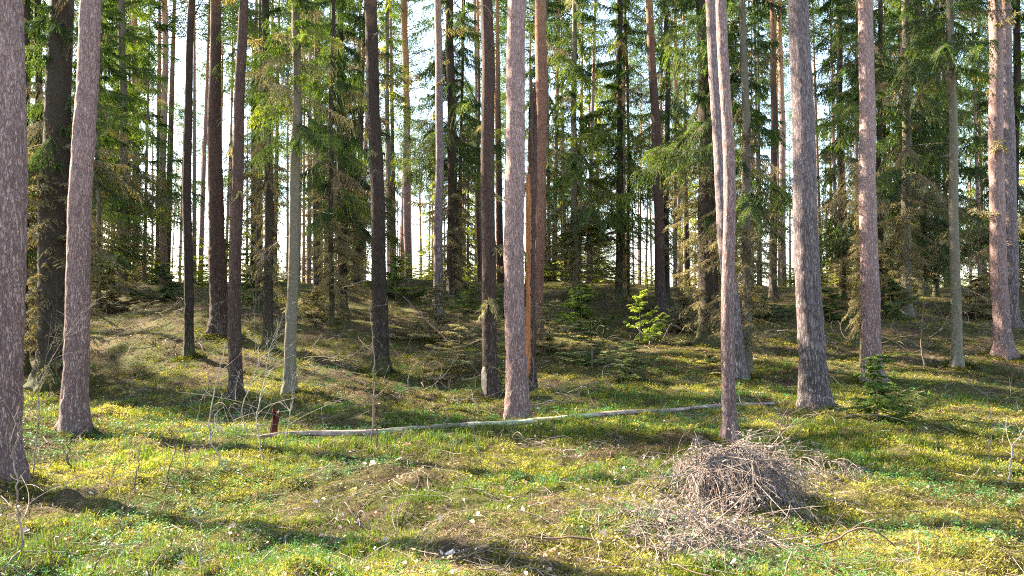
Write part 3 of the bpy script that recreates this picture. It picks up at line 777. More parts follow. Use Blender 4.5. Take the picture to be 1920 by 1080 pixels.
# ------------------------------------------------------------------ background forest
# the big trunks split the view into gaps; background trees are described by the gap they show in
MARKS = [(4, "the left edge pine"), (130, "the leaning second pine"), (307, "the slim pinkish pine"),
         (354, "the thin dark pine"), (413, "the stout dark pine"), (442, "the sapling backed pine"), (543, "the smooth grey spruce"),
         (643, "the shaggy drooping spruce"), (710, "the mossy dark pine"), (766, "the tall lichen grey pine"), (846, "the dark crest spruce"),
         (917, "the torn foot pine"), (970, "the central pine"), (1080, "the slim centre spruce"), (1160, "the black stemmed spruce"),
         (1235, "the leaning dark pine"), (1330, "the thick shaggy spruce"), (1372, "the slender pale pine"), (1449, "the solitary slim pine"),
         (1515, "the stout grey pine"), (1630, "the straight pinkish pine"), (1699, "the rough brown spruce"), (1787, "the pale smooth spruce"), (1877, "the sunlit orange pine")]
def gap(px):
    for (a, an), (b, bn) in zip(MARKS[:-1], MARKS[1:]):
        if a <= px < b: return an, bn
    return None
def bg_tree(kind, px, dist, r0, mat, mesh, crown_mesh_, z0, sc, szz, Ht, rr, what):
    ang = (px - 960) / FPX
    B = Vector((dist * ang, dist, 0)); B.z = float(H(B.x, B.y)) - 0.1
    gp = gap(px)
    if gp: lab = "%s between %s and %s" % (what, gp[0].replace("the ", "", 1), gp[1].replace("the ", "", 1)); grp = lab
    else: lab = "%s beside the %s edge of the view" % (what, "left" if px < 960 else "right"); grp = lab
    o = thing(kind, B, lab, 'tree', grp)
    o.rotation_euler = (rr.gauss(0, 0.012), rr.gauss(0, 0.014), rr.uniform(0, 6.28))
    t = obj("trunk", mesh, o); t.scale = (r0, r0, Ht / 22.0)
    c = obj("crown", crown_mesh_, o, (0, 0, z0)); c.scale = (sc, sc, szz); c.rotation_euler.z = rr.uniform(0, 6.28)
    if kind == 'spruce_tree':
        c = obj("bare_branches", DEAD[rr.randrange(4)], o, (0, 0, 0.3)); c.scale = (0.9, 0.9, max(0.5, (z0 + 1.5) / 5)); c.rotation_euler.z = rr.uniform(0, 6.28)
    return o
BT = {k: [trunk_mesh("trunk", 1.0, 0.62, 12.0, 22.0, M[k], 40 + i, False, 0.25, 0.0) for i in range(1)] for k in ('pink', 'grey', 'brown', 'spruce', 'sprdark')}
R1 = random.Random(77)
# pines beyond the crest
n = 0; used = []
while n < 265:
    px = R1.uniform(-60, 1980); dist = R1.uniform(37, 50) if n % 4 == 0 else R1.uniform(45, 110)
    ang = (px - 960) / FPX
    if any(abs(px - u) < 4 + 120 / d_ and abs(dist - d_) < 7 for u, d_ in used): continue
    used.append((px, dist)); n += 1
    Ht = R1.uniform(19, 25); k = R1.choice(['pink', 'pink', 'grey', 'brown'])
    bg_tree('pine_tree', px, dist, R1.uniform(0.09, 0.18), k, BT[k][0], PCROWN[n % 3], Ht - 7.6, R1.uniform(0.9, 1.3), 1, Ht, R1,
            "distant pine beyond crest")
# spruces beyond and on the crest
n = 0
SPX = [60, 175, 262, 470, 575, 668, 815, 880, 1030, 1060, 1105, 1130, 1290, 1345, 1430, 1560, 1595, 1670, 1715, 1770, 1850, 1915, -20, 1950,
       150, 612, 655, 862, 1400, 1745]
for i, px in enumerate(SPX):
    dist = R1.uniform(31, 62) if i < 30 else R1.uniform(27.5, 44); Ht = R1.uniform(13, 19)
    far = dist > 40
    z0 = R1.uniform(1.8, 5.0)
    m = (CROWN_FAR if far else CROWN)[i % 5]
    bg_tree('spruce_tree', px + R1.uniform(-8, 8), dist, R1.uniform(0.07, 0.13), 'sprdark', BT['sprdark' if i % 2 else 'spruce'][0], m, z0, R1.uniform(0.75, 1.1), (Ht - z0) / 13, Ht, R1,
            "%s background spruce" % ("distant" if far else "tall crest"))
# low young spruces with sunlit-toned needles, on and beyond the crest
for i in range(125):
    px = R1.uniform(-20, 1940); dist = R1.uniform(35, 50) if i % 3 == 0 else R1.uniform(50, 95); hgt = R1.uniform(1.3, 3.6) * (1 if dist < 50 else 1.7)
    ang = (px - 960) / FPX
    B = Vector((dist * ang, dist, 0)); B.z = float(H(B.x, B.y)) - 0.05
    gp = gap(px)
    lab = ("low young spruce between %s and %s" % tuple(g.replace("the ", "", 1) for g in gp)) if gp else "low bushy young spruce at the edge of the view"
    o = thing('young_spruce', B, lab, 'tree', lab)
    c = obj("foliage", CROWN_FAR[i % 5], o); c.scale = (hgt * 0.36, hgt * 0.36, hgt / 13.0); c.rotation_euler.z = R1.uniform(0, 6)
# trees left of and beyond the frame: their crowns shade the floor
R2 = random.Random(21)
for i in range(34):
    x = R2.uniform(-42, -13); y = R2.uniform(8, 50) if i < 12 else R2.uniform(25, 50)
    if -21 < x and 12 < y < 23: continue
    if -x < 0.72 * y + 1.5: continue
    kind = i % 3
    B = Vector((x, y, float(H(x, y)) - 0.1)); Ht = R1.uniform(17, 23)
    if kind == 0:
        o = thing('spruce_tree', B, "spruce outside the left edge of the view", 'tree', "trees outside the left edge")
        t = obj("trunk", BT['sprdark'][0], o); t.scale = (.15, .15, Ht / 22)
        c = obj("crown", CROWN_FAR[i % 3], o, (0, 0, 3)); c.scale = (1.1, 1.1, (Ht - 3) / 13)
    else:
        o = thing('pine_tree', B, "pine outside the left edge of the view", 'tree', "trees outside the left edge")
        t = obj("trunk", BT['pink'][0], o); t.scale = (.17, .17, Ht / 22)
        c = obj("crown", PCROWN[i % 3], o, (0, 0, Ht - 7.6)); c.scale = (1.3, 1.3, 1)
    c.rotation_euler.z = R1.uniform(0, 6)

# ------------------------------------------------------------------ young spruces near the camera
def short_stem(o, hgt, r):
    P = np.array([[[0, 0, -0.05], [0.004, 0, hgt * .3], [-0.004, 0.004, hgt * .6], [0, 0, hgt]]])
    V, F = tubes(P, np.array([[r, r * .8, r * .5, r * .15]]), 7)
    return obj("stem", mesh_np("stem", V, [F], M['twig'], smooth=True), o)
def bush(px, py, hgt, wid, mat, label, seed=0, nbr=34, lean=0, sparse=False, width=0.0062, kindname='young_spruce', hang=0.15, droop=(-0.4, 0.2)):
    B = at(px, py)
    o = thing(kindname, B, label, 'young spruce')
    o.rotation_euler = (0, lean, 0)
    me = crown_mesh("foliage", 600 + seed, 1.0, nbr, 0.62, sec_gap=0.06 if sparse else 0.042, ter_gap=0.026, taper=0.88, width=width, tlen=0.042,
                    hang=hang, droop=droop, rad=0.006, tint0=0.12, leafmat=mat)
    c = obj("foliage", me, o); c.scale = (wid / 1.1, wid / 1.1, hgt)
    short_stem(o, hgt, 0.012 * hgt + 0.004)
    return o
bush(1645, 792, 1.0, 1.5, 'sapgreen', "small dark green spruce in the grass right of the stout grey pine", 1, 44, hang=0.35, droop=(-0.45, 0.3))
bush(1200, 642, 1.5, 1.5, 'young', "lime green sunlit spruce seedling on the shaded slope", 2, 24, sparse=True, width=0.010)
bush(1110, 690, 1.2, 2.5, 'dull', "wide low spruce bush below and left of the lime green seedling", 3, 30, sparse=True)
bush(1185, 712, 0.8, 1.5, 'dull', "low dark spruce bush directly below the lime green seedling", 4, 40)
bush(1030, 660, 1.3, 1.9, 'needle_dry', "half dead grey green spruce bush right of the split snag", 5, 40)
bush(742, 560, 1.6, 2.0, 'needle', "fresh green young spruce right of the mossy dark pine on the slope", 6, 46)
bush(820, 640, 1.5, 2.2, 'needle_dry', "dry olive spruce thicket at the middle of the slope", 7, 44)
bush(855, 700, 1.1, 1.9, 'needle_dry', "brownish dry spruce bush left of the torn foot pine", 8, 40)
bush(700, 735, 0.42, 0.5, 'needle', "tiny spruce seedling beside the twin thin sapling stems", 9, 22)
bush(200, 590, 1.7, 2.3, 'needle_dry', "dry sprawling spruce bush behind the leaning second pine", 10, 44)
bush(1555, 600, 1.0, 1.7, 'needle', "low green spruce right of the stout grey pine on the slope", 11, 36)
bush(880, 585, 0.9, 1.4, 'needle', "small green spruce near the crest left of the torn foot pine", 12, 30)
bush(1330, 700, 0.5, 1.3, 'needle_dry', "pale dry twig cluster at the foot of the thick shaggy spruce", 13, 26)

for k_, (px_, py_, h_, w_, m_, lab_) in enumerate([(300, 560, 1.2, 2.2, 'dull', "low olive spruce bush on the left mound behind the thin dark pine"), (470, 570, 1.0, 1.6, 'dull', "low bush at the foot of the dark straight pine"),
        (960, 590, 1.2, 2.0, 'dull', "shaggy low spruce just behind the central pine"), (1090, 610, 1.3, 2.4, 'needle', "dark spruce bush at the foot of the slim spruce right of the central pine"),
        (1280, 620, 1.2, 2.0, 'needle_dry', "dry brown spruce bush left of the thick shaggy spruce"), (1430, 600, 0.9, 1.8, 'dull', "low olive bush in front of the solitary slim pine"),
        (1670, 600, 1.3, 2.4, 'dull', "low spruce boughs behind the straight pink grey pine"), (1830, 600, 1.5, 2.4, 'needle_dry', "dry spruce boughs left of the sunlit orange pine"),
        (590, 600, 1.0, 1.8, 'needle_dry', "brownish dry bush right of the smooth grey green spruce"), (60, 660, 1.3, 1.8, 'needle_dry', "dry twiggy bush between the left edge pine and the massive spruce")]):
    bush(px_, py_, h_, w_, m_, lab_, 30 + k_, 30, hang=0.7, droop=(-0.3, 0.5), width=0.009)

# ------------------------------------------------------------------ fallen log
def log():
    w0 = LOGA; w1 = LOGB; q = np.linspace(0, 1, 150)
    P = np.stack([w0.x + (w1.x - w0.x) * q, w0.y + (w1.y - w0.y) * q + 0.03 * np.sin(q * 8) + 0.01 * np.sin(q * 31), q * 0], -1)
    P[:, 2] = H(P[:, 0], P[:, 1])
    ker = np.hanning(61); ker /= ker.sum()
    P[:, 2] = np.convolve(np.pad(P[:, 2], 30, mode='edge'), ker, 'valid')
    R = np.interp(q, [0, 0.03, 0.25, 0.33, 0.6, 1], [0.014, 0.032, 0.046, 0.042, 0.038, 0.020])
    P[:, 2] += R * 0.7 + 0.025 + 0.006 * np.sin(q * 23) + 0.05 * np.clip(1 - q * 4, 0, 1) + 0.06 * np.clip(q * 2 - 1, 0, 1)
    S = 18
    base = P[0].copy()
    V, F = tubes((P - base)[None], R[None], S)
    Vg = V.reshape(150, S, 3); C = (P - base)[:, None]
    a = np.arange(S)[None]; k = np.arange(150)[:, None]
    nz = 0.62 + 0.55 * vnoise(a * 0.9 + 0 * k, k * 0.35, 3.0) + 0.25 * vnoise(a * 0.45 + 0 * k, k * 0.06, 8.0)
    Vg = C + (Vg - C) * nz[..., None]
    o = thing('fallen_log', base, "long thin weathered log lying across the grass from the red stump to the slender pine", 'log')
    mi = np.repeat((np.abs(q[:-1] - 0.46) < 0.12).astype(int), S)
    obj("stem", mesh_np("stem", Vg.reshape(-1, 3), [F], mats=[M['log'], M['logmoss']], mi=mi, smooth=True), o)
    r = np.random.default_rng(4)
    for j in range(9):   # snapped branch stubs
        i = int(r.uniform(8, 145)); d = unit(np.array([r.normal(), r.normal() * .5 - .3, abs(r.normal()) + .4]))
        L = r.uniform(0.08, 0.3)
        pp = (P[i] - base) + d[None] * np.linspace(0, L, 4)[:, None] + r.normal(0, 0.006, (4, 3))
        V2, F2 = tubes(pp[None], np.array([[.009, .007, .005, .003]]), 6)
        obj("branch_stub", mesh_np("branch_stub", V2, [F2], M['brush'], smooth=True), o)
log()

# ------------------------------------------------------------------ red rotten stump, split snag, leaning dead stem
def jag(name, r0, r1, h, mat, seed, S=26, rings=40, jagamp=0.18, bend=0.0, hollow=0.0):
    zs = np.linspace(-0.08, 1, rings); A, Z = np.meshgrid(np.arange(S) * 2 * math.pi / S, zs)
    R = (r0 + (r1 - r0) * np.clip(Z, 0, 1)) * (0.78 + 0.45 * vnoise(A * 1.6, Z * 6 * h, seed) + 0.12 * np.sin(A * 7 + seed))
    top = 1 - jagamp * vnoise(A * 3.1, A * 0 + 1.0, seed + 5) * 2
    Zt = np.where(Z > 0.6, 0.6 + (Z - 0.6) * (top - 0.6) / 0.4, Z)
    bx = bend * Zt ** 2 + 0.25 * r0 * np.sin(Zt * 7 + seed)
    V = np.stack([bx + R * np.cos(A), R * np.sin(A) * 0.85, Zt * h], -1)
    inner = np.stack([bx[-1] + 0.35 * R[-1] * np.cos(A[-1]), 0.35 * R[-1] * np.sin(A[-1]), Zt[-1] * h - 0.35 * h * jagamp], -1)
    V = np.concatenate([V.reshape(-1, 3), inner]); n = rings + 1
    idx = np.arange(n * S).reshape(n, S); a0, a1 = idx[:-1], idx[1:]
    F = np.stack([a0, np.roll(a0, -1, 1), np.roll(a1, -1, 1), a1], -1).reshape(-1, 4)
    return mesh_np(name, V, [F, idx[-1:]], mat)
o = obj('rotten_stump', jag('rotten_stump', 0.042, 0.05, 0.42, M['redrot'], 3.0, jagamp=0.25, bend=0.02)); o.location = at(515, 822)
tag(o, "small dark red rotten stump behind the left end of the fallen log", 'stump')
B = at(996, 735)
o = thing('split_snag', B, "red brown snag with a torn orange strip right beside the central pine", 'dead trunk')
obj('stem', jag('stem', 0.105, 0.075, 6.6, M['brown'], 9.0, S=30, rings=120, jagamp=0.10, bend=0.02), o)
for k_, (za, zb) in enumerate([(0.25, 2.3), (2.1, 4.4)]):
    rg_ = np.random.default_rng(60 + k_); n_, m_ = 12, 60; V_ = []
    for j_ in range(m_):
        t_ = j_ / (m_ - 1); z_ = za + (zb - za) * t_; rad_ = 0.105 - 0.03 * z_ / 6.6 + 0.012
        wid_ = math.radians(62) * math.sin(math.pi * (0.06 + 0.88 * t_)) ** 0.4 * rg_.uniform(.6, 1)
        for i_ in range(n_):
            a_ = math.radians(222) + (i_ / (n_ - 1) - .5) * 2 * wid_
            r_ = (rad_ + 0.018 * vnoise(i_ * 1.3, j_ * 0.12, 3.0 + k_)) if 0 < i_ < n_ - 1 else rad_ - 0.03
            V_.append((r_ * math.cos(a_) + 0.02 * (z_ / 6.6) ** 2, r_ * math.sin(a_), z_))
    F_ = [[j_ * n_ + i_, j_ * n_ + i_ + 1, (j_ + 1) * n_ + i_ + 1, (j_ + 1) * n_ + i_] for j_ in range(m_ - 1) for i_ in range(n_ - 1)]
    obj('torn_wood', mesh_np('torn_wood', np.array(V_), [np.array(F_)], M['rawwood']), o)
def tube_thing(name, pts, r0, r1, mat, label, cat, S=8, wob=0.02, seed=1, side=0, sidel=0.4):
    r = np.random.default_rng(seed)
    P = np.array([list(p) for p in pts]); base = P[0].copy(); P = P - base
    s = np.linspace(0, 1, len(P)); q = np.linspace(0, 1, 36)
    C = np.stack([np.interp(q, s, P[:, i]) for i in range(3)], -1)
    ker = np.hanning(9); ker /= ker.sum()
    for i in range(3): C[:, i] = np.convolve(np.pad(C[:, i], 4, mode='reflect', reflect_type='odd'), ker, 'valid')
    w = np.cumsum(r.normal(0, wob * 0.35, (36, 3)), 0); w -= w[0] + (w[-1] - w[0]) * q[:, None]; C = C + w
    o = thing(name, base, label, cat)
    V, F = tubes(C[None], (r0 + (r1 - r0) * q)[None], S)
    obj('stem', mesh_np('stem', V, [F], M[mat], smooth=True), o)
    for j in range(side):
        i = int(r.uniform(9, 34)); T = unit(C[min(i + 1, 35)] - C[i - 1])
        d = unit(T * r.uniform(0.2, 0.9) + r.normal(0, 0.75, 3) * [1, 1, 0.6] + [0, 0, 0.25])
        L = sidel * r.uniform(0.35, 1.2) * (1.1 - 0.5 * i / 36)
        K = 9; u = np.linspace(0, 1, K)[:, None]
        curl = r.normal(0, 0.35, 3)
        tw = C[i] + d * L * u + curl * L * u ** 2 + [0, 0, 1.0] * (0.15 * L * u ** 2)
        paths = [(tw, max(0.0016, (r0 + (r1 - r0) * q[i]) * 0.5))]
        for m_ in range(r.integers(1, 4)):
            ii = r.integers(2, K - 1); d2 = unit(d + r.normal(0, 0.8, 3)); L2 = L * r.uniform(0.2, 0.55)
            paths.append((tw[ii] + d2 * L2 * u + r.normal(0, 0.3, 3) * L2 * u ** 2, 0.0014))
        V, F = tubes(np.array([p for p, _ in paths]), np.array([rr_ * np.linspace(1, 0.45, K) for _, rr_ in paths]), 5)
        obj('twig', mesh_np('twig', V, [F], M[mat], smooth=True), o)
    return o
g0 = at(905, 708); g1 = plane(757, 556, g0.y + 2.5)
tube_thing('leaning_dead_stem', [g0, g0.lerp(g1, .5), g1], 0.022, 0.012, 'brushdark', "dark dead stem leaning down to the left of the torn foot pine", 'dead branch', side=16, sidel=0.8, seed=3)

# ------------------------------------------------------------------ bare saplings
def sapling(pts, r0, mat, label, side=10, sidel=0.4, seed=1, dy=0.0, name='bare_sapling'):
    B = at(*pts[0]); B.z -= 0.02
    W = [B] + [plane(x, y, B.y + dy * k) for k, (x, y) in enumerate(pts[1:], 1)]
    return tube_thing(name, W, r0, max(0.0018, r0 * 0.25), mat, label, 'sapling', side=side, sidel=sidel, seed=seed, S=6)
sapling([(425, 890), (400, 828), (396, 780), (410, 700), (421, 640)], 0.011, 'twigpale', "pale kinked bare sapling left of the log end", 9, .35, 11)
sapling([(494, 868), (482, 800), (490, 730), (506, 660), (530, 590)], 0.009, 'twigpale', "bare sapling with curling pale twigs in front of the red stump", 16, .6, 12, .1)
sapling([(531, 838), (541, 760), (546, 690)], 0.009, 'twigpale', "straight pale sapling just right of the red stump", 8, .5, 13)
sapling([(312, 924), (328, 850), (345, 775)], 0.007, 'brushdark', "dark thin bare sapling in the moss left of the pale kinked one", 5, .2, 14)
sapling([(342, 905), (372, 800), (398, 700)], 0.006, 'brush', "leaning thin sapling touching the pale kinked one", 6, .25, 15)
sapling([(252, 934), (256, 838)], 0.010, 'brushdark', "short dark upright stick in the moss at left", 2, .1, 16)
sapling([(181, 968), (196, 920), (215, 880)], 0.006, 'brushdark', "small dark forked twig leaning right in the left foreground", 4, .15, 17)
sapling([(697, 835), (696, 740), (693, 640), (692, 560)], 0.012, 'twig', "tall thin sapling, left one of the twin stems by the tiny spruce", 8, .5, 18)
sapling([(707, 848), (704, 760), (702, 700)], 0.012, 'brushdark', "shorter mossy sapling, right one of the twin stems", 3, .2, 19)
sapling([(0, 1068), (42, 1020), (40, 930), (30, 850), (36, 760)], 0.008, 'brush', "crooked grey sapling in the bottom left corner", 8, .5, 20)
sapling([(60, 905), (70, 800), (66, 720), (110, 640), (180, 560)], 0.007, 'brush', "grey bare sapling reaching in front of the leaning second pine", 14, .7, 21, .05)
sapling([(132, 880), (125, 845), (150, 815)], 0.014, 'brushdark', "dark gnarled twig shrub at the foot of the leaning second pine", 12, .25, 22)
sapling([(376, 1078), (381, 1010), (362, 940)], 0.006, 'twigpale', "thin pale twig rising at the bottom left", 4, .2, 23)
sapling([(170, 1078), (222, 1000), (240, 930)], 0.006, 'brushdark', "dark thin twig rising from the bottom left edge", 5, .3, 24)
sapling([(1886, 915), (1895, 850), (1925, 795)], 0.012, 'twigpale', "pale forked sapling at the right edge", 7, .5, 25)
sapling([(1850, 868), (1862, 800), (1852, 735)], 0.008, 'brush', "thin grey bare sapling left of the pale forked one", 10, .4, 26)
sapling([(470, 830), (458, 760), (480, 690), (520, 640)], 0.008, 'twigpale', "arching bare sapling behind the tangle of pale twigs", 16, .7, 27, .1)
sapling([(345, 480 + 420), (352, 850), (340, 800)], 0.005, 'brushdark', "slight dark shoot between the two leaning saplings", 3, .12, 28)
sapling([(840, 780), (843, 740), (846, 700)], 0.007, 'brushdark', "dark low shoot behind the log left of the torn foot pine", 5, .2, 29)
sapling([(655, 770), (645, 720), (640, 690)], 0.007, 'brushdark', "dark dead shoot behind the middle of the log", 5, .25, 30)
sapling([(1735, 690), (1728, 640), (1730, 590), (1731, 520)], 0.022, 'brushdark', "dead black sapling on the right slope left of the pale smooth spruce", 12, .4, 31)
sapling([(1600, 640), (1640, 655), (1680, 700), (1692, 640)], 0.008, 'twigpale', "arching pale twig left of the pine behind the green spruce", 5, .4, 32)
sapling([(905, 880), (888, 830), (884, 760)], 0.005, 'brush', "thin twig standing in front of the torn foot pine", 4, .2, 33)
sapling([(1215, 560), (1213, 500), (1212, 420)], 0.022, 'brushdark', "thin dark dead pole just right of the lime green seedling", 10, .6, 34)
sapling([(1895, 600), (1890, 640), (1850, 610)], 0.01, 'brushdark', "drooping dark dead twig beside the sunlit orange pine", 8, .5, 35)

# tangle of pale curling twigs beside the stump
def tangle(px, py, n, spread, hgt, mat, label, name, seed, r=0.0035, ln=0.8):
    B = at(px, py); rg = np.random.default_rng(seed)
    o = thing(name, B, label, 'dead branches')
    for i in range(n):
        K = 22; az = rg.uniform(0, 6.28); p = np.array([rg.normal(0, spread * .35), rg.normal(0, spread * .15), rg.uniform(0.0, hgt * .6)])
        d = np.array([math.cos(az), math.sin(az) * .5, rg.uniform(-.1, .5)]); d /= np.linalg.norm(d)
        curv = rg.normal(0, 1.6, 3); pts = []
        for k in range(K):
            pts.append(p.copy()); d = d + curv * (1 / K) * 0.9 + rg.normal(0, 0.08, 3); d /= np.linalg.norm(d)
            p = p + d * ln / K
            gz = float(H(B.x + p[0], B.y + p[1])) - B.z + 0.01
            if p[2] < gz: p[2] = gz; d[2] = abs(d[2])
            if p[2] > hgt: d[2] -= .3
            curv = curv + rg.normal(0, .5, 3)
        V, F = tubes(np.array(pts)[None], (r * rg.uniform(.6, 1.5) * np.linspace(1, .4, K))[None], 5)
        obj('branch', mesh_np('branch', V, [F], M[mat], smooth=True), o)
    return o
tangle(455, 826, 17, 0.7, 0.42, 'twigpale', "tangle of curling pale dead twigs left of the red stump", 'twig_tangle', 5)
tangle(620, 985, 7, 0.5, 0.12, 'brush', "grey dead branch lying in the foreground moss left of centre", 'dead_branch', 6, 0.005, .5)
tangle(1010, 838, 7, 0.5, 0.2, 'brush', "few dry sticks right of the central pine foot", 'dead_branch', 7, 0.005, .6)
tangle(1050, 740, 16, 1.1, 0.35, 'twig', "brown dead branches heaped behind the log right of the central pine", 'dead_branch', 8, 0.005, .9)
tangle(900, 770, 16, 0.8, 0.5, 'brush', "fan of thin dead twigs around the torn foot pine", 'dead_branch', 9, 0.003, .8)
tangle(1300, 1050, 5, 0.6, 0.1, 'brushdark', "dark sticks lying in front of the brush pile", 'dead_branch', 10, 0.007, .7)
for k_, (px_, py_) in enumerate([(250, 640), (330, 600), (380, 655), (600, 640), (660, 680), (590, 700), (780, 690), (830, 745), (1060, 640), (1130, 650), (1260, 650), (1290, 600), (1420, 640), (1590, 650), (1700, 650), (1760, 620), (1840, 620), (950, 650), (1080, 760), (480, 600)]):
    tg = tangle(px_, py_, 10, 1.2, 0.55, 'twig' if k_ % 2 else 'brush', "dead spruce twigs heaped on the shaded slope", 'dead_branch', 200 + k_, 0.007, 1.1)
    tg['group'] = "dead twigs strewn over the slope"
tangle(1560, 800, 6, 0.8, 0.25, 'brush', "bent thin branch lying in the grass left of the small green spruce", 'dead_branch', 12, 0.004, .9)
tangle(1500, 1040, 5, 0.6, 0.1, 'brushdark', "dark sticks lying right of the brush pile at the bottom", 'dead_branch', 14, 0.006, .7)

# ------------------------------------------------------------------ brush pile: dead spruce boughs
def bough(root, spine, n_sec, L0, fwd, seed, r0=0.012, mat='brush', fluff=1.0):
    n_sec = int(n_sec * 0.85)
    rg = np.random.default_rng(seed)
    P = np.array([list(p) for p in spine]) - np.array(root.location)
    s = np.linspace(0, 1, len(P)); q = np.linspace(0, 1, 24)
    C = np.stack([np.interp(q, s, P[:, i]) for i in range(3)], -1) + np.cumsum(rg.normal(0, .006, (24, 3)), 0)
    V, F = tubes(C[None], np.linspace(r0, r0 * .4, 24)[None], 7)
    stem = obj('stem', mesh_np('stem', V, [F], M['brushdark'], smooth=True), root)
    A = Acc(); K = 9; u = np.linspace(0, 1, K)
    idx = rg.uniform(0.5, 22.9, n_sec); i0 = idx.astype(int); fr = (idx - i0)[:, None]
    S0 = C[i0] * (1 - fr) + C[i0 + 1] * fr
    T = unit(C[i0 + 1] - C[i0])
    d = unit(np.array(fwd)[None] + T * rg.normal(0, .4, (n_sec, 1)) + rg.normal(0, .45, (n_sec, 3)))
    L = L0 * rg.uniform(.35, 1.15, n_sec)
    curl = rg.normal(0, .5, (n_sec, 3))
    def place(S0, d, L, curl, g):
        X = S0[:, None] + d[:, None] * (L[:, None] * u)[..., None] + curl[:, None] * (L[:, None] * u ** 2)[..., None]
        X[..., 2] -= (g * L[:, None]) * u ** 1.8
        gz = H(X[..., 0] + root.location.x, X[..., 1] + root.location.y) - root.location.z + 0.015
        X[..., 2] = np.where(X[..., 2] < gz, gz + 0.02 * rg.random(X.shape[:2]), X[..., 2])
        return X
    X = place(S0, d, L, curl, 0.75)
    V, F = tubes(X, 0.0036 * rg.uniform(.5, 1.5, (n_sec, 1)) * np.linspace(1, .45, K)[None], 4); A.add(V, F, 0)
    m = 5
    ii = rg.integers(2, K, (n_sec, m)); rows = np.arange(n_sec)[:, None]
    S1 = X[rows, ii].reshape(-1, 3); T1 = unit(X[rows, ii] - X[rows, ii - 1]).reshape(-1, 3)
    d1 = unit(T1 + rg.normal(0, .5, S1.shape)); n1 = len(S1)
    X1 = place(S1, d1, L0 * rg.uniform(.08, .33, n1), rg.normal(0, .3, (n1, 3)), 0.8)
    V, F = tubes(X1, 0.0024 * np.linspace(1, .6, K)[None] * np.ones((n1, 1)), 3); A.add(V, F, 0)
    # weathered fluff of lichen and old needles on the tips
    nf = int(n1 * 2.2 * fluff)
    j = rg.integers(0, n1, nf); kk = rg.integers(3, K, nf)
    Pf = X1[j, kk]; Df = unit(X1[j, kk] - X1[j, kk - 1] + rg.normal(0, .35, (nf, 3))) * rg.uniform(.02, .05, (nf, 1))
    Wf = unit(np.cross(Df, rg.normal(0, 1, (nf, 3)))) * 0.0048
    V, F, Tt = quad_leaves(Pf, Df, Wf, np.clip(rg.normal(.5, .25, nf), 0, 1)); A.add(V, F, 1, Tt)
    obj('twigs_spray', A.mesh('twig_spray', [M[mat], M['brushfluff']], smooth=False), stem).name = 'twig_spray'
B = at(1385, 990)
bp_ = thing('brush_pile', B, "grey heap of dead spruce boughs at the foot of the slender pine", 'brush pile')
bough(bp_, [plane(1450, 885, 7.2), plane(1425, 850, 7.0), plane(1385, 838, 6.9), plane(1345, 855, 6.8), plane(1300, 895, 6.7)], 400, .5, (-.05, -.8, -.1), 1)
bough(bp_, [plane(1458, 900, 6.9), plane(1420, 872, 6.7), plane(1370, 868, 6.6), plane(1300, 905, 6.5)], 230, .45, (.0, -.85, -.2), 2)
bough(bp_, [plane(1370, 845, 7.6), plane(1320, 850, 7.5), plane(1272, 880, 7.4)], 150, .45, (-.2, -.6, .0), 3)
bough(bp_, [plane(1205, 975, 6.0), plane(1265, 965, 5.8), plane(1330, 992, 5.6)], 150, .5, (.1, -.5, .1), 4, .009)
bough(bp_, [plane(1250, 985, 5.8), plane(1330, 975, 5.7), plane(1430, 985, 5.6)], 330, .45, (.0, -.6, .12), 5, .009)
bough(bp_, [plane(1450, 880, 7.6), plane(1510, 858, 7.7), plane(1600, 880, 7.8)], 60, .35, (.1, -.5, .1), 6, .008, fluff=.4)
bough(bp_, [plane(1250, 1020, 5.3), plane(1330, 1015, 5.2), plane(1400, 1030, 5.1)], 300, .4, (-.05, -.5, .1), 7, .008)
for k_, pp_ in enumerate([[(1290, 985, 6.2), (1345, 905, 6.7), (1400, 850, 7.2)], [(1495, 955, 6.6), (1450, 880, 6.8), (1385, 838, 7.0)], [(1250, 1010, 5.8), (1330, 960, 6.1), (1440, 955, 6.3)], [(1350, 1030, 5.6), (1380, 960, 6.0), (1420, 890, 6.6)], [(1230, 930, 6.7), (1300, 900, 6.8), (1395, 870, 6.9)]]):
    q_ = tube_thing('branch', [plane(*a_) for a_ in pp_], .011, .005, 'brushdark', None, None, side=7, sidel=.35, seed=70 + k_)
    for ch_ in list(q_.children): ch_.parent = None; ch_.location = q_.location - bp_.location; ch_.parent = bp_; ch_.name = 'branch' if ch_.name.startswith('stem') else 'forked_twig'
    bpy.data.objects.remove(q_)
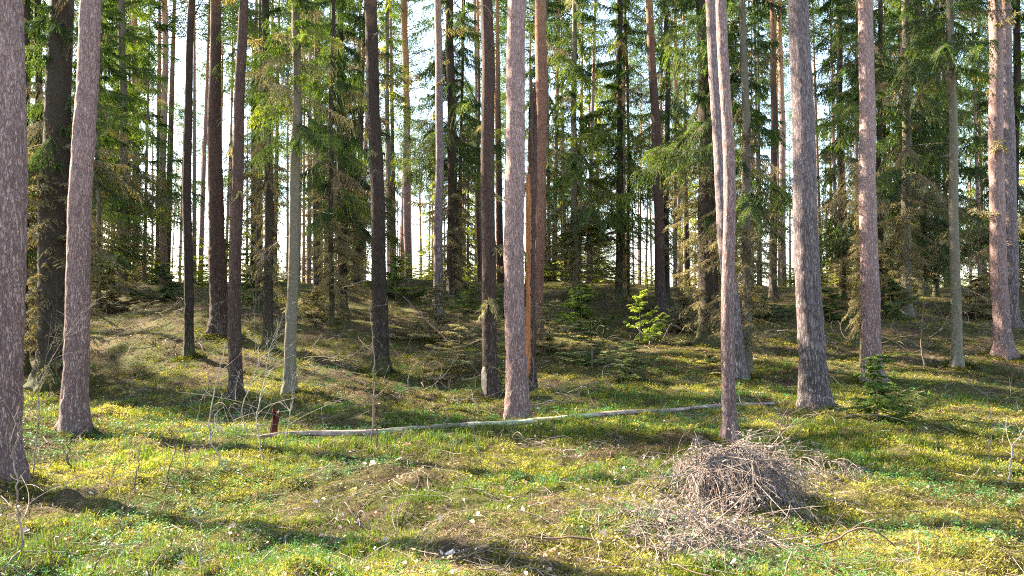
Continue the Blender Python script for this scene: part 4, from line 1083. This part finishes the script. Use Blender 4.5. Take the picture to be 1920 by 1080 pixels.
o = tube_thing('dead_branch', [at(1455, 872), plane(1458, 820, 7.9), plane(1476, 790, 7.9), plane(1470, 762, 7.9)], .014, .004, 'brushdark', "dark twisted branch standing upright behind the brush pile", 'dead branch', side=14, sidel=.3, seed=8)
o = tube_thing('dead_branch', [at(1490, 1010), plane(1560, 1005, 6.0), at(1640, 1040)], .008, .004, 'brushdark', "dark stick reaching right from the brush pile near the bottom", 'dead branch', side=6, sidel=.25, seed=9)

# ------------------------------------------------------------------ details on single trunks
def shell(root, r, z0, z1, a0, a1, mat, name, seed, out=0.006):
    """a thin irregular patch lying on a trunk"""
    rg = np.random.default_rng(seed); n, m = 14, 16
    zz = np.linspace(0, 1, m); V = []
    for j, t in enumerate(zz):
        w = math.sin(math.pi * (0.08 + 0.84 * t)) ** 0.5 * rg.uniform(.75, 1.0)
        for i in range(n):
            a = (a0 + a1) / 2 + (i / (n - 1) - .5) * (a1 - a0) * w
            rr_ = (r + out * rg.uniform(.6, 1.6)) if 0 < i < n - 1 and 0 < j < m - 1 else r - 0.01
            V.append((rr_ * math.cos(a), rr_ * math.sin(a), z0 + (z1 - z0) * t + rg.normal(0, .008)))
    F = [[j * n + i, j * n + i + 1, (j + 1) * n + i + 1, (j + 1) * n + i] for j in range(m - 1) for i in range(n - 1)]
    return obj(name, mesh_np(name, np.array(V), [np.array(F)], M[mat]), root)
def find(txt):
    return next(o for o in bpy.data.objects if o.get('label', '') == txt)
M['torn'] = wood_mat("torn_pale_wood", (0.30, 0.20, 0.13), (0.62, 0.48, 0.36), 16, 0.8, (1, 1, .2))
M['lich'] = wood_mat("crusty_lichen", (0.24, 0.28, 0.20), (0.46, 0.52, 0.42), 30, 0.8)
shell(find("dark brown pine with a torn pale foot just left of the central pine"), 0.185, 0.05, 0.62, math.radians(190), math.radians(245), 'torn', 'torn_wood', 3, .012)
shell(find("dark spruce with light torn base on the crest"), 0.205, 0.1, 0.9, math.radians(190), math.radians(250), 'torn', 'torn_wood', 4, .012)
shell(find("pale smooth spruce trunk with a lichen band left of the sunlit pine"), 0.108, 1.45, 1.62, math.radians(150), math.radians(390), 'lich', 'lichen_band', 5, .010)
